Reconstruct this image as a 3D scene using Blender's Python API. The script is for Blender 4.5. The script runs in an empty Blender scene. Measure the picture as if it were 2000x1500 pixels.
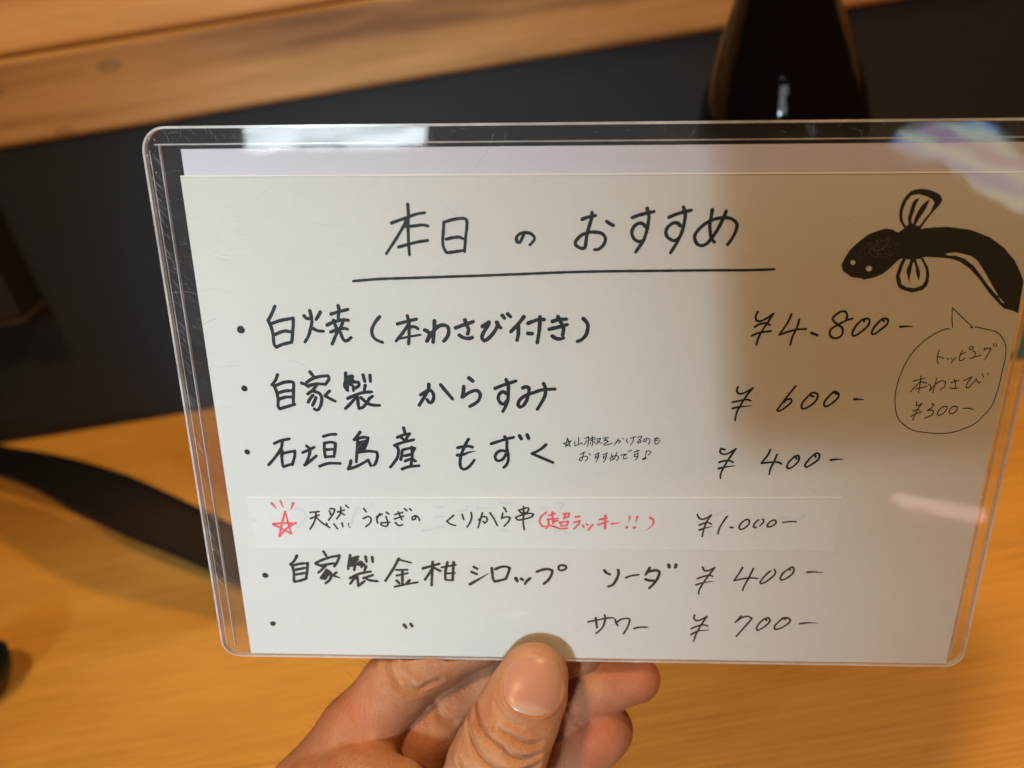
import bpy, bmesh, math, random
import numpy as np
from mathutils import Matrix, Vector
S = bpy.context.scene
COL = S.collection
rad = math.radians

# ------------------------------------------------------------------ camera
cd = bpy.data.cameras.new('camera'); cam = bpy.data.objects.new('camera', cd); COL.objects.link(cam)
cd.sensor_width = 36.0; cd.lens = 27.0; cd.clip_start = 0.01; cd.clip_end = 60
CAM = Matrix(((0.9865722, 0.1633260, -0.0000000, 0.0000000), (-0.0816630, 0.4932861, -0.8660254, 0.0000000), (-0.1414444, 0.8543966, 0.5000000, 0.4000000), (0.0000000, 0.0000000, 0.0000000, 1.0000000)))
cam.matrix_world = CAM
cd.dof.use_dof = True; cd.dof.focus_distance = 0.207; cd.dof.aperture_fstop = 9.0
S.camera = cam
# ------------------------------------------------------------------ world, lamps, exposure
w = bpy.data.worlds.new('World'); S.world = w; w.use_nodes = True
bg = w.node_tree.nodes['Background']; bg.inputs[0].default_value = (1.0, 0.76, 0.50, 1); bg.inputs[1].default_value = 0.018
S.view_settings.view_transform = 'Standard'; S.view_settings.look = 'None'; S.view_settings.exposure = 0; S.view_settings.gamma = 1
S.cycles.transparent_max_bounces = 24; S.cycles.max_bounces = 8
S.cycles.use_denoising = True

def area(name, loc, target, sx, sy, power, col, spread=180):
    d = bpy.data.lights.new(name, 'AREA'); d.shape = 'RECTANGLE'; d.size = sx; d.size_y = sy
    d.energy = power; d.color = col; d.spread = rad(spread)
    o = bpy.data.objects.new(name, d); COL.objects.link(o); o.location = loc
    o.rotation_euler = (Vector(target) - Vector(loc)).to_track_quat('-Z', 'Y').to_euler(); return o
sd = bpy.data.lights.new('daylight', 'SPOT'); sd.energy = 184; sd.color = (.67, .865, .98); sd.spot_size = rad(17.5); sd.spot_blend = 0.85; sd.shadow_soft_size = .085
so = bpy.data.objects.new('daylight', sd); COL.objects.link(so); so.location = (-0.74, -1.66, 0.92)
so.rotation_euler = (Vector((-.205,.15,.255)) - so.location).to_track_quat('-Z', 'Y').to_euler()
area('ceiling_lamp', (-.42, -.38, 1.75), (0, .5, 0), .16, .16, 18, (1.0, .62, .27))
area('ceiling_lamp', (.80, .38, 1.55), (.4, .5, 0), .18, .18, 15, (1.0, .62, .27))

# ------------------------------------------------------------------ helpers
def setp(o, label=None, cat=None, group=None, kind=None):
    for k, v in (('label', label), ('category', cat), ('group', group), ('kind', kind)):
        if v: o[k] = v
    return o
def mesh_obj(name, verts, faces, mat, parent=None, smooth=False, mats=None, fm=None):
    me = bpy.data.meshes.new(name); me.from_pydata([tuple(v) for v in verts], [], faces); me.update()
    for m in (mats or [mat]): me.materials.append(m)
    if fm: me.polygons.foreach_set('material_index', fm)
    if smooth: me.polygons.foreach_set('use_smooth', [True] * len(me.polygons))
    o = bpy.data.objects.new(name, me); COL.objects.link(o)
    if parent: o.parent = parent
    return o
def bm_obj(name, bm, mat, parent=None, smooth=False):
    me = bpy.data.meshes.new(name); bm.normal_update(); bm.to_mesh(me); bm.free(); me.materials.append(mat)
    if smooth: me.polygons.foreach_set('use_smooth', [True] * len(me.polygons))
    o = bpy.data.objects.new(name, me); COL.objects.link(o)
    if parent: o.parent = parent
    return o
def boxb(x0, x1, y0, y1, z0, z1, bev=0, seg=3):
    bm = bmesh.new(); bmesh.ops.create_cube(bm, size=1)
    for v in bm.verts:
        v.co = ((x0 + x1) / 2 + v.co.x * (x1 - x0), (y0 + y1) / 2 + v.co.y * (y1 - y0), (z0 + z1) / 2 + v.co.z * (z1 - z0))
    if bev: bmesh.ops.bevel(bm, geom=bm.edges[:], offset=bev, segments=seg, affect='EDGES', profile=.5)
    return bm
def empty(name, M=None):
    o = bpy.data.objects.new(name, None); COL.objects.link(o); o.empty_display_size = .02
    if M is not None: o.matrix_world = M
    return o

# ------------------------------------------------------------------ materials
class N:
    def __init__(s, name):
        s.m = bpy.data.materials.new(name); s.m.use_nodes = True; s.t = s.m.node_tree
        s.b = s.t.nodes['Principled BSDF']; s.out = s.t.nodes['Material Output']
    def n(s, t, **k):
        x = s.t.nodes.new(t)
        for a, v in k.items(): setattr(x, a, v)
        return x
    def l(s, a, b): s.t.links.new(a, b)
    def coords(s, scale=(1, 1, 1), rot=(0, 0, 0), kind='Object'):
        tc = s.n('ShaderNodeTexCoord'); mp = s.n('ShaderNodeMapping'); s.l(tc.outputs[kind], mp.inputs[0])
        mp.inputs['Scale'].default_value = scale; mp.inputs['Rotation'].default_value = rot; return mp.outputs[0]
    def noise(s, v, sc, det=4, rough=.5, dist=0):
        x = s.n('ShaderNodeTexNoise'); s.l(v, x.inputs['Vector']); x.inputs['Scale'].default_value = sc
        x.inputs['Detail'].default_value = det; x.inputs['Roughness'].default_value = rough; x.inputs['Distortion'].default_value = dist
        return x.outputs['Fac']
    def ramp(s, f, stops):
        x = s.n('ShaderNodeValToRGB'); s.l(f, x.inputs[0]); e = x.color_ramp.elements
        while len(e) < len(stops): e.new(.5)
        for a, (p, c) in zip(e, stops):
            a.position = p; a.color = (c, c, c, 1) if isinstance(c, (int, float)) else (*c, 1)
        return x.outputs[0]
    def mix(s, f, a, b, mode='MIX'):
        x = s.n('ShaderNodeMix', data_type='RGBA', blend_type=mode)
        for i, v in ((0, f), (6, a), (7, b)):
            if isinstance(v, (int, float)): x.inputs[i].default_value = v
            elif isinstance(v, tuple): x.inputs[i].default_value = (*v, 1)
            else: s.l(v, x.inputs[i])
        return x.outputs[2]
    def math(s, op, a, b=0.):
        x = s.n('ShaderNodeMath', operation=op)
        for i, v in enumerate((a, b)):
            if isinstance(v, (int, float)): x.inputs[i].default_value = v
            else: s.l(v, x.inputs[i])
        return x.outputs[0]
    def bump(s, h, st, dist):
        x = s.n('ShaderNodeBump'); s.l(h, x.inputs['Height']); x.inputs['Strength'].default_value = st
        x.inputs['Distance'].default_value = dist; s.l(x.outputs[0], s.b.inputs['Normal'])
    def set(s, **k):
        for a, v in k.items():
            i = s.b.inputs[a.replace('_', ' ')]
            if isinstance(v, (int, float)): i.default_value = v
            elif isinstance(v, tuple): i.default_value = (*v, 1) if len(v) == 3 and i.type == 'RGBA' else v
            else: s.l(v, i)
        return s

def wood(name, light, mid, dark, along='X', knots=None, rough=.42, fine=1.0, wav=.3, lo=.30, hi=.72, pores=False):
    q = N(name)
    sc = {'X': (1.1, 14, 14), }[along]
    v = q.coords(sc)
    warp = q.noise(q.coords((.9, 3, 3)), 3.0, 3)
    g1 = q.noise(v, 6 * fine, 6, .62, .6)
    w2 = q.n('ShaderNodeTexWave', wave_type='BANDS', bands_direction='Y')
    vv = q.coords((.35, 9, 9)); q.l(vv, w2.inputs['Vector']); w2.inputs['Scale'].default_value = 3.2 * fine
    w2.inputs['Distortion'].default_value = 9; w2.inputs['Detail'].default_value = 3; w2.inputs['Detail Scale'].default_value = .8
    f = q.math('ADD', q.math('MULTIPLY', g1, .62), q.math('MULTIPLY', w2.outputs['Fac'], wav))
    f = q.math('ADD', f, q.math('MULTIPLY', q.math('SUBTRACT', warp, .5), .7))
    c = q.ramp(f, [(lo, light), ((lo + hi) / 2, mid), (hi, dark)])
    fib = q.noise(q.coords((2.5, 130, 130)), 4, 3, .6)
    c = q.mix(.5, c, q.ramp(fib, [(.3, .62), (.7, 1.0)]), 'MULTIPLY')
    if pores:
        vo = q.n('ShaderNodeTexVoronoi'); q.l(q.coords((.35, 1, 1)), vo.inputs['Vector']); vo.inputs['Scale'].default_value = 70
        c = q.mix(q.math('MULTIPLY', q.ramp(vo.outputs['Distance'], [(.03, .8), (.09, 0)]), q.ramp(q.noise(q.coords(), 14, 2), [(.5, 0), (.62, 1)])), c, dark)
        bro = q.noise(q.coords((.6, 5, 5)), 2.2, 3, .5); c = q.mix(q.ramp(bro, [(.35, 0), (.7, .55)]), c, dark)
    if knots:
        for (p, r, colr) in knots:
            tc = q.n('ShaderNodeTexCoord'); mp = q.n('ShaderNodeMapping'); mp.vector_type = 'POINT'
            q.l(tc.outputs['Object'], mp.inputs[0]); mp.inputs['Scale'].default_value = (1 / r[0], 1 / r[1], 1 / r[2])
            mp.inputs['Location'].default_value = (-p[0] / r[0], -p[1] / r[1], -p[2] / r[2])
            ln = q.n('ShaderNodeVectorMath', operation='LENGTH'); q.l(mp.outputs[0], ln.inputs[0])
            d = q.math('ADD', ln.outputs['Value'], q.math('MULTIPLY', q.math('SUBTRACT', warp, .5), .8))
            c = q.mix(q.ramp(d, [(.3, .45), (.85, .8), (1.3, 0)]), c, colr)
    q.set(Base_Color=c, Roughness=q.ramp(g1, [(.3, rough), (.7, rough + .12)]))
    q.bump(q.math('ADD', g1, fib), .12, .0006)
    return q.m

M_TABLE = wood('counter_wood', (.72, .385, .080), (.62, .305, .054), (.44, .195, .028), rough=.42, fine=2.8, wav=.20, lo=.30, hi=.62, pores=True)
M_BEAM = wood('beam_wood', (.51, .295, .115), (.39, .212, .076), (.20, .098, .033), rough=.5, fine=.8,
              knots=[((-.405, .742, .346), (.010, .05, .0035), (.20, .12, .05)), ((-.30, .742, .352), (.010, .05, .004), (.17, .12, .06)),
                     ((-.36, .742, .306), (.008, .05, .004), (.22, .11, .04))])
M_PLANK = wood('plank_wood', (.78, .48, .20), (.70, .40, .15), (.52, .27, .09), rough=.45, fine=.7,
               knots=[((-.475, .765, .428), (.085, .2, .030), (.52, .25, .075))])

q = N('dark_paint'); v = q.coords((1, 1, 1)); nz = q.noise(v, 3, 4)
q.set(Base_Color=q.ramp(nz, [(.3, (.012, .015, .020)), (.7, (.019, .0235, .030))]), Roughness=.6, Specular_IOR_Level=.25)
q.bump(q.noise(q.coords((1, 1, 1)), 900, 2), .15, .0003); M_PANEL = q.m

def paper(name, c):
    q = N(name); f1 = q.noise(q.coords(), 420, 5, .7); f2 = q.noise(q.coords(), 25, 3)
    col = q.mix(.5, c, q.ramp(f1, [(.3, .93), (.7, 1.0)]), 'MULTIPLY')
    col = q.mix(.6, col, q.ramp(f2, [(.3, .965), (.7, 1.0)]), 'MULTIPLY')
    vo = q.n('ShaderNodeTexVoronoi'); q.l(q.coords(), vo.inputs['Vector']); vo.inputs['Scale'].default_value = 85
    sp = q.ramp(vo.outputs['Distance'], [(.030, .55), (.055, 0)])
    sel = q.ramp(q.noise(q.coords(), 60, 1), [(.60, 0), (.64, 1)])
    col = q.mix(q.math('MULTIPLY', sp, sel), col, (.35, .32, .28))
    q.set(Base_Color=col, Roughness=.75, Specular_IOR_Level=.3); q.bump(f1, .25, .00006); return q.m
M_PAPER = paper('cream_white_paper', (.675, .668, .648))
M_BACK = paper('bluish_white_paper', (.64, .635, .73))
M_STRIP = paper('correction_tape_paper', (.70, .705, .69))
M_EDGE = paper('paper_edge_highlight', (.84, .83, .80))  # lighter than the sheets: the highlight along cut edges is put into the colour
def flat(name, c, r=.5, spec=.4, **k):
    q = N(name); q.set(Base_Color=c, Roughness=r, Specular_IOR_Level=spec, **k); return q
q = flat('black_marker_ink', (.02, .02, .022), .5, .2); nz = q.noise(q.coords(), 900, 3)
q.set(Base_Color=q.ramp(nz, [(.35, (.008, .010, .011)), (.7, (.020, .023, .025))])); M_INK = q.m
q = flat('printed_black', (.012, .009, .007), .6); nz = q.noise(q.coords(), 1400, 4, .8)
q.set(Base_Color=q.ramp(nz, [(.55, (.012, .009, .007)), (.78, (.03, .024, .018))])); M_PRINT = q.m
q = flat('red_marker_ink', (.8, .08, .10), .5); nz = q.noise(q.coords(), 500, 3)
q.set(Base_Color=q.ramp(nz, [(.3, (.72, .055, .075)), (.7, (.80, .17, .17))])); M_RED = q.m
M_GHOST = flat('show_through_grey', (.60, .63, .635), .8).m
M_SPECK = flat('worn_print_speck', (.20, .145, .09), .8).m
MAT = {'k': M_INK, 'r': M_RED, 'g': M_GHOST, 'p': M_PAPER, 's': M_SPECK}

def film(name, haze, tint=(.985, .99, .99), rough=.03, scr=True):
    q = N(name); t = q.t; t.nodes.remove(q.b)
    lw = q.n('ShaderNodeLayerWeight'); lw.inputs['Blend'].default_value = .5
    f5 = q.math('POWER', lw.outputs['Facing'], 5.0)
    fr = q.math('ADD', q.math('MULTIPLY', f5, .95), .045)
    tr = q.n('ShaderNodeBsdfTransparent'); tr.inputs[0].default_value = (*tint, 1)
    gl = q.n('ShaderNodeBsdfGlossy'); gl.inputs['Roughness'].default_value = rough
    h = q.noise(q.coords(), 30, 3)
    bp = q.n('ShaderNodeBump'); bp.inputs['Strength'].default_value = .28; bp.inputs['Distance'].default_value = .0004
    q.l(h, bp.inputs['Height']); q.l(bp.outputs[0], gl.inputs['Normal'])
    df = q.n('ShaderNodeBsdfDiffuse'); df.inputs[0].default_value = (.86, .9, .95, 1)
    m1 = q.n('ShaderNodeMixShader'); q.l(fr, m1.inputs[0]); q.l(tr.outputs[0], m1.inputs[1]); q.l(gl.outputs[0], m1.inputs[2])
    hz = q.math('MULTIPLY', q.ramp(q.noise(q.coords((1, 1, 1)), 45, 6, .75), [(.35, .6), (.75, 1.5)]), haze)
    m2 = q.n('ShaderNodeMixShader'); q.l(hz, m2.inputs[0]); q.l(m1.outputs[0], m2.inputs[1]); q.l(df.outputs[0], m2.inputs[2])
    q.l(m2.outputs[0], q.out.inputs[0]); return q.m
M_FILM = film('clear_vinyl', .007)
M_RIM = film('clear_vinyl_edge', .42, (.85, .78, .74), .15)  # whitish haze and pink tint put the light caught by the rim into the colour
M_WELD = film('clear_vinyl_weld', .40, (.8, .72, .68), .2)
M_SCR = film('scratch_white', .34, (.97, .97, .97), .3)

def skin():
    q = N('skin')
    at = q.n('ShaderNodeAttribute', attribute_name='flush'); fl = at.outputs['Fac']
    n1 = q.noise(q.coords(), 45, 4, .6); n2 = q.noise(q.coords(), 260, 4, .6)
    c = q.mix(q.ramp(n1, [(.40, 0), (.60, 1)]), (.445, .225, .112), (.345, .132, .060))
    c = q.mix(q.math('MULTIPLY', fl, .85), c, (.44, .115, .055))
    c = q.mix(.5, c, q.ramp(n2, [(.3, .86), (.7, 1.0)]), 'MULTIPLY')
    q.set(Base_Color=c, Roughness=.56, Specular_IOR_Level=.36, Subsurface_Weight=.12, Subsurface_Scale=.003)
    q.b.inputs['Subsurface Radius'].default_value = (1.0, .35, .18)
    v1 = q.n('ShaderNodeTexVoronoi', feature='DISTANCE_TO_EDGE'); q.l(q.coords((1, 1.8, 1)), v1.inputs['Vector']); v1.inputs['Scale'].default_value = 900
    l1 = q.ramp(v1.outputs['Distance'], [(0, 0), (.12, 1)])
    wv = q.n('ShaderNodeTexWave', bands_direction='DIAGONAL'); q.l(q.coords(), wv.inputs['Vector']); wv.inputs['Scale'].default_value = 260
    wv.inputs['Distortion'].default_value = 5; wv.inputs['Detail'].default_value = 2
    hh = q.math('ADD', q.math('MULTIPLY', l1, .5), q.math('MULTIPLY', wv.outputs['Fac'], .35))
    hh = q.math('ADD', hh, q.math('MULTIPLY', n2, 1.2))
    q.bump(hh, .55, .00034); return q.m
M_SKIN = skin()
q = N('nail'); v = q.coords((1, 1, 1))
at = q.n('ShaderNodeAttribute', attribute_name='lunula')
q.set(Base_Color=q.mix(at.outputs['Fac'], (.40, .19, .125), (.47, .275, .195)), Roughness=.34, Specular_IOR_Level=.42, Subsurface_Weight=.12, Subsurface_Scale=.002)
q.bump(q.noise(q.coords((60, 4, 4), (0, 0, rad(15))), 30, 2), .12, .0001); M_NAIL = q.m
M_HAIR = flat('hair', (.05, .03, .02), .5).m
q = flat('brown_bottle_glass', (.004, .0025, .002), .05, .22)
q.bump(q.noise(q.coords((1, 1, .35)), 55, 3, .5), .5, .0018); M_GLASS = q.m
M_BLACK = flat('black_plastic', (.006, .006, .0065), .30, .45).m
M_MATTE = flat('black_board', (.012, .012, .013), .5).m
M_BLUE = flat('blue_print', (.01, .03, .20), .5).m
M_PALE = flat('pale_print', (.40, .30, .28), .5).m
M_DIM = flat('dim_wood_reflection', (.03, .02, .011), .6).m  # colour of a wood reflection, not of a part
M_TEAL = flat('teal_print', (.04, .30, .40), .5).m
M_GOLD = flat('ring_gold', (.75, .50, .18), .25, Metallic=1.0).m
def emis(name, c, s):
    q = N(name); q.t.nodes.remove(q.b); e = q.n('ShaderNodeEmission'); e.inputs[0].default_value = (*c, 1); e.inputs[1].default_value = s
    q.l(e.outputs[0], q.out.inputs[0]); return q, e

# ------------------------------------------------------------------ counter, wall panel, beam
o = bm_obj('counter_top', boxb(-1.6, 1.6, -.80, .748, -.035, 0, .002), M_TABLE); setp(o, kind='structure')
o = bm_obj('wall', boxb(-1.6, 1.6, .7485, .80, -.035, .299), M_PANEL); setp(o, kind='structure')
beam = empty('wooden_ledge', Matrix.Translation((0, 0, 0))); setp(beam, 'pale pine ledge of two stacked planks above the dark grey wall', 'ledge')
o = bm_obj('front_board', boxb(-1.6, 1.6, .7425, .86, .2995, .370, .006, 4), M_BEAM, beam)
o = bm_obj('upper_board', boxb(-1.6, 1.6, .758, .86, .3715, .60, .006), M_PLANK, beam)

# ------------------------------------------------------------------ bottle
def lathe(name, prof, mat, parent, seg=64, loc=(0, 0, 0)):
    vs = []; fs = []
    for r, z in prof:
        for k in range(seg):
            a = 2 * math.pi * k / seg; vs.append((loc[0] + r * math.cos(a), loc[1] + r * math.sin(a), loc[2] + z))
    for i in range(len(prof) - 1):
        for k in range(seg):
            k2 = (k + 1) % seg; fs.append((i * seg + k, i * seg + k2, (i + 1) * seg + k2, (i + 1) * seg + k))
    fs.append(tuple(range(seg - 1, -1, -1))); fs.append(tuple((len(prof) - 1) * seg + k for k in range(seg)))
    return mesh_obj(name, vs, fs, mat, parent, True)
bot = empty('sake_bottle', Matrix.Translation((.1915, .48, 0))); setp(bot, 'dark brown glass sake bottle standing behind the top of the menu', 'bottle')
prof = [(.046, 0), (.0515, .006), (.0525, .02), (.0525, .235), (.0523, .258), (.0508, .279), (.0475, .295), (.0415, .312), (.0350, .330), (.0292, .346), (.0240, .360), (.0198, .373), (.0168, .387), (.0148, .402), (.0142, .430)]
lathe('glass_body', prof, M_GLASS, bot)
lathe('cap', [(.0165, 0), (.0170, .002), (.0170, .020), (.0155, .023)], M_BLACK, bot, loc=(0, 0, .4305))

# ------------------------------------------------------------------ black handle, dish, box at the left
def sweep(name, pts, wid, thk, mat, parent=None, lip=.003):
    # pts: list of (x,y,z,width scale); flat curved section with a raised lip along one edge
    P = [Vector(p[:3]) for p in pts]; ws = [p[3] for p in pts]
    R = []; n = len(P)
    for i in range((n - 1) * 8 + 1):
        s = i / 8; k = min(int(s), n - 2); u = s - k
        a, b, c, d = P[max(k - 1, 0)], P[k], P[k + 1], P[min(k + 2, n - 1)]
        R.append((.5 * ((2 * b) + (c - a) * u + (2 * a - 5 * b + 4 * c - d) * u * u + (3 * b - a - 3 * c + d) * u ** 3), ws[k] * (1 - u) + ws[k + 1] * u))
    vs = []; fs = []; K = 20
    for i, (p, ww) in enumerate(R):
        t = (R[min(i + 1, len(R) - 1)][0] - R[max(i - 1, 0)][0]).normalized(); side = t.cross(Vector((0, 0, 1))).normalized(); up = side.cross(t)
        e = 1.0
        if i < 4: e = math.sqrt(1 - ((4 - i) / 4.2) ** 2)
        if i > len(R) - 5: e = math.sqrt(1 - ((i - len(R) + 5) / 4.2) ** 2)
        for k in range(K):
            a = 2 * math.pi * k / K; x = math.cos(a); y = math.sin(a)
            x = math.copysign(abs(x) ** .75, x)
            vs.append(p + side * (x * wid * ww * .5 * e) + up * (y * thk * .5 * e + (lip * max(0, x - .75) * 4) - .004 * (1 - x * x)))
    for i in range(len(R) - 1):
        for k in range(K):
            k2 = (k + 1) % K; fs.append((i * K + k, i * K + k2, (i + 1) * K + k2, (i + 1) * K + k))
    fs.append(tuple(range(K - 1, -1, -1))); fs.append(tuple((len(R) - 1) * K + k for k in range(K)))
    return mesh_obj(name, vs, fs, mat, parent, True)
o = sweep('black_handle', [(-0.6851,0.7249,0.03,0.9),(-0.569,0.6701,0.045,0.85),(-0.4735,0.6119,0.055,0.8),(-0.4059,0.5696,0.058,0.95),(-0.3433,0.5237,0.058,1.15),(-0.2917,0.4881,0.052,1.12),(-0.248,0.4625,0.042,1.0),(-0.2193,0.4453,0.034,0.95),(-0.1596,0.4074,0.022,0.9),(-0.0955,0.3736,0.008,0.8)], .045, .016, M_BLACK)
o.name = 'ladle'; setp(o, 'long curved black plastic ladle resting across the counter left of the menu', 'ladle')
dish = empty('black_dish', Matrix.Translation((-0.4006, 0.3866, 0))); setp(dish, 'small round black dish on the counter at the far left', 'dish')
lathe('bowl', [(.016, .0005), (.020, .003), (.0265, .014), (.0285, .024), (.0275, .0245), (.025, .015), (.018, .005)], M_BLACK, dish, 48)
box = empty('black_carton', Matrix.Translation((-.535, .725, .154))); setp(box, 'black carton with a blue label fixed to the dark wall', 'box')
bm_obj('carton_body', boxb(-.085, .084, -.022, .023, 0, .115, .003), M_MATTE, box)
bm_obj('blue_label', boxb(-.080, .028, -.0232, -.0224, .008, .050), M_BLUE, box)
bm_obj('pale_stripe', boxb(-.080, .030, -.0240, -.0234, .024, .032), M_PALE, box)
bm_obj('wood_reflection', boxb(.050, .087, -.022, .020, -.0050, -.0005, .001), M_DIM, box)  # brown bar painted as the wood reflection along the carton's lower edge
pk = bm_obj('teal_packet', boxb(.0, .06, -.006, .006, 0, .050, .003), M_TEAL)
pk.location = (0.4649,0.5867,0); setp(pk, 'teal packet standing at the right edge behind the menu', 'packet')

# ------------------------------------------------------------------ what the vinyl mirrors: shop window, plus an added glow shape and pink bar
win = empty('shop_window'); setp(win, 'bright daylight window behind the viewer, mirrored in the vinyl rim', 'window')
qe, e = emis('window_daylight', (.86, .95, 1.0), 6.5)
qe.l(qe.math('MULTIPLY', qe.ramp(qe.noise(qe.coords((1.2, 1, 6)), 4.0, 4, .6), [(.3, .45), (.5, 1.0), (.7, 1.35)]), 6.5), e.inputs[1])
pn = [(-0.987,0.786),(-0.468,0.708),(-0.374,1.346),(-0.863,1.443)]
def prism(name, P, y0, y1, mat, parent):
    n = len(P); vs = [(x, y0, z) for x, z in P] + [(x, y1, z) for x, z in P]
    return mesh_obj(name, vs, [tuple(range(n)), tuple(range(2 * n - 1, n - 1, -1))] + [(i, i + n, (i + 1) % n + n, (i + 1) % n) for i in range(n)], mat, parent)
prism('pane', pn, -1.70, -1.704, qe.m, win)
for k in range(4):
    a, b = Vector(pn[k]), Vector(pn[(k + 1) % 4]); d = (b - a).normalized(); nn = Vector((d.y, -d.x)) * .05
    prism('window_frame', [tuple(a - d * .05), tuple(b - d * .0), tuple(b + nn), tuple(a + nn - d * .05)], -1.69, -1.73, M_MATTE, win)
qe, e = emis('added_glow', (1, 1, 1), 2.6)
wv = qe.n('ShaderNodeTexWave', bands_direction='DIAGONAL'); qe.l(qe.coords((1, 1, 1.2), (0, rad(12), 0)), wv.inputs['Vector']); wv.inputs['Scale'].default_value = 3.3; wv.inputs['Distortion'].default_value = 2.5; wv.inputs['Detail'].default_value = 3
c = qe.ramp(qe.math('ADD', qe.math('MULTIPLY', wv.outputs['Fac'], .7), qe.math('MULTIPLY', qe.noise(qe.coords(), 7, 3), .4)), [(.15, (.10, .22, .75)), (.35, (.55, .80, .95)), (.5, (.95, .95, .75)), (.7, (.62, .90, .85)), (.9, (.55, .40, .62))])
qe.l(c, e.inputs[0])  # glowing shape added out of view to colour the vinyl's top right reflection
sg = [(0.683,0.532),(0.708,0.556),(0.755,0.569),(0.801,0.572),(0.846,0.57),(0.89,0.562),(0.923,0.539),(0.96,0.49),(0.986,0.456),(1.083,0.406),(1.08,0.287),(0.971,0.336),(0.883,0.394),(0.84,0.442),(0.807,0.473),(0.751,0.492),(0.711,0.51)]
n = len(sg); vs = [(x, -1.66, z) for x, z in sg] + [(x, -1.69, z) for x, z in sg]
o = mesh_obj('added_glow_shape', vs, [tuple(range(n)), tuple(range(2 * n - 1, n - 1, -1))] + [(i, i + n, (i + 1) % n + n, (i + 1) % n) for i in range(n)], qe.m)
setp(o, 'added pale blue and cream glowing shape mirrored in the top right of the vinyl', 'glow shape')
qe, e = emis('pink_glow', (1.0, .60, .56), 3.2)  # glowing bar added out of view to make the pink streak in the vinyl
a, b = Vector((0.3210,-0.5809,0.0080)), Vector((0.3841,-0.5083,0.0080))
bm = bmesh.new(); bmesh.ops.create_cone(bm, segments=24, radius1=.007, radius2=.007, depth=(b - a).length, cap_ends=True)
o = bm_obj('added_pink_bar', bm, qe.m, None, True); o.matrix_world = Matrix.Translation((a + b) / 2) @ (b - a).to_track_quat('Z', 'Y').to_matrix().to_4x4()
setp(o, 'added pink glowing bar lying on the counter, mirrored right in the vinyl', 'glow bar')
# the phone that takes the picture, its lens at the camera
ph = empty('smartphone', CAM.copy()); setp(ph, 'black smartphone held in front of the menu to take its picture', 'phone')
bm_obj('phone_body', boxb(-.018, .142, -.070, .018, .0015, .0095, .003), M_BLACK, ph)

# ------------------------------------------------------------------ the menu: case, sheets, writing  (local frame in metres, origin at the lower left corner of the case)
CARD = Matrix(((0.9855342, 0.1448746, -0.0879419, -0.1004721), (-0.1139211, 0.1821176, -0.9766551, 0.1700574), (-0.1254767, 0.9725454, 0.1959874, 0.2241171), (0.0000000, 0.0000000, 0.0000000, 1.0000000)))
W, H = .2210, .1533
case = empty('menu_case', CARD); setp(case, 'clear scratched vinyl card case with rounded corners held up by a hand', 'card case')
def outline(x0, y0, x1, y1, rs, seg=8):
    pts = []
    for (cx, cy, a0, r) in ((x0, y0, 180, rs[0]), (x1, y0, 270, rs[1]), (x1, y1, 0, rs[2]), (x0, y1, 90, rs[3])):
        ox = cx + (r if cx == x0 else -r); oy = cy + (r if cy == y0 else -r)
        for k in range(seg + 1):
            a = rad(a0 + 90 * k / seg); pts.append((ox + r * math.cos(a), oy + r * math.sin(a)))
    return pts
def slab(name, pts, z0, z1, mat, parent):
    n = len(pts); vs = [(x, y, z0) for x, y in pts] + [(x, y, z1) for x, y in pts]
    fs = [tuple(range(n - 1, -1, -1)), tuple(range(n, 2 * n))] + [(i, (i + 1) % n, (i + 1) % n + n, i + n) for i in range(n)]
    return mesh_obj(name, vs, fs, mat, parent)
def ring(name, po, pi, z0, z1, mat, parent):
    n = len(po); vs = [(x, y, z0) for x, y in po] + [(x, y, z1) for x, y in po] + [(x, y, z0) for x, y in pi] + [(x, y, z1) for x, y in pi]
    fs = []
    for i in range(n):
        j = (i + 1) % n
        fs += [(i, j, j + n, i + n), (i + n, j + n, j + 3 * n, i + 3 * n), (i + 3 * n, j + 3 * n, j + 2 * n, i + 2 * n), (i + 2 * n, j + 2 * n, j, i)]
    return mesh_obj(name, vs, fs, mat, parent)
R4 = (.0055, .0050, .0060, .0062)
po = outline(0, 0, W, H, R4); pi_ = outline(.00055, .0003, W - .0006, H - .00055, tuple(r - .0007 for r in R4))
pf = outline(.00060, .00035, W - .00065, H - .0006, tuple(r - .00075 for r in R4))
slab('front_film', pf, .00050, .00070, M_FILM, case)
slab('back_film', pf, -.00078, -.00058, M_FILM, case)
ring('case_rim', po, pi_, -.00082, .00074, M_RIM, case)
def bar(name, x0, y0, x1, y1, wd, z0, z1, mat, parent):
    d = Vector((x1 - x0, y1 - y0)).normalized(); nn = Vector((-d.y, d.x)) * wd / 2
    p = [(x0 - nn.x, y0 - nn.y), (x1 - nn.x, y1 - nn.y), (x1 + nn.x, y1 + nn.y), (x0 + nn.x, y0 + nn.y)]
    return slab(name, p, z0, z1, mat, parent)
bar('weld_line', .0040, .0035, .0041, .1490, .00026, -.00054, .00046, M_WELD, case)
bar('weld_line', .0030, .1491, W - .0011, .1491, .00028, -.00054, .00046, M_WELD, case)
bar('weld_line', .2172, .0030, .2176, .1485, .00026, -.00054, .00046, M_WELD, case)
bar('edge_line', .0018, .0040, .0018, .1478, .00012, .00072, .00078, M_WELD, case)
rnd = random.Random(7)
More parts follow.
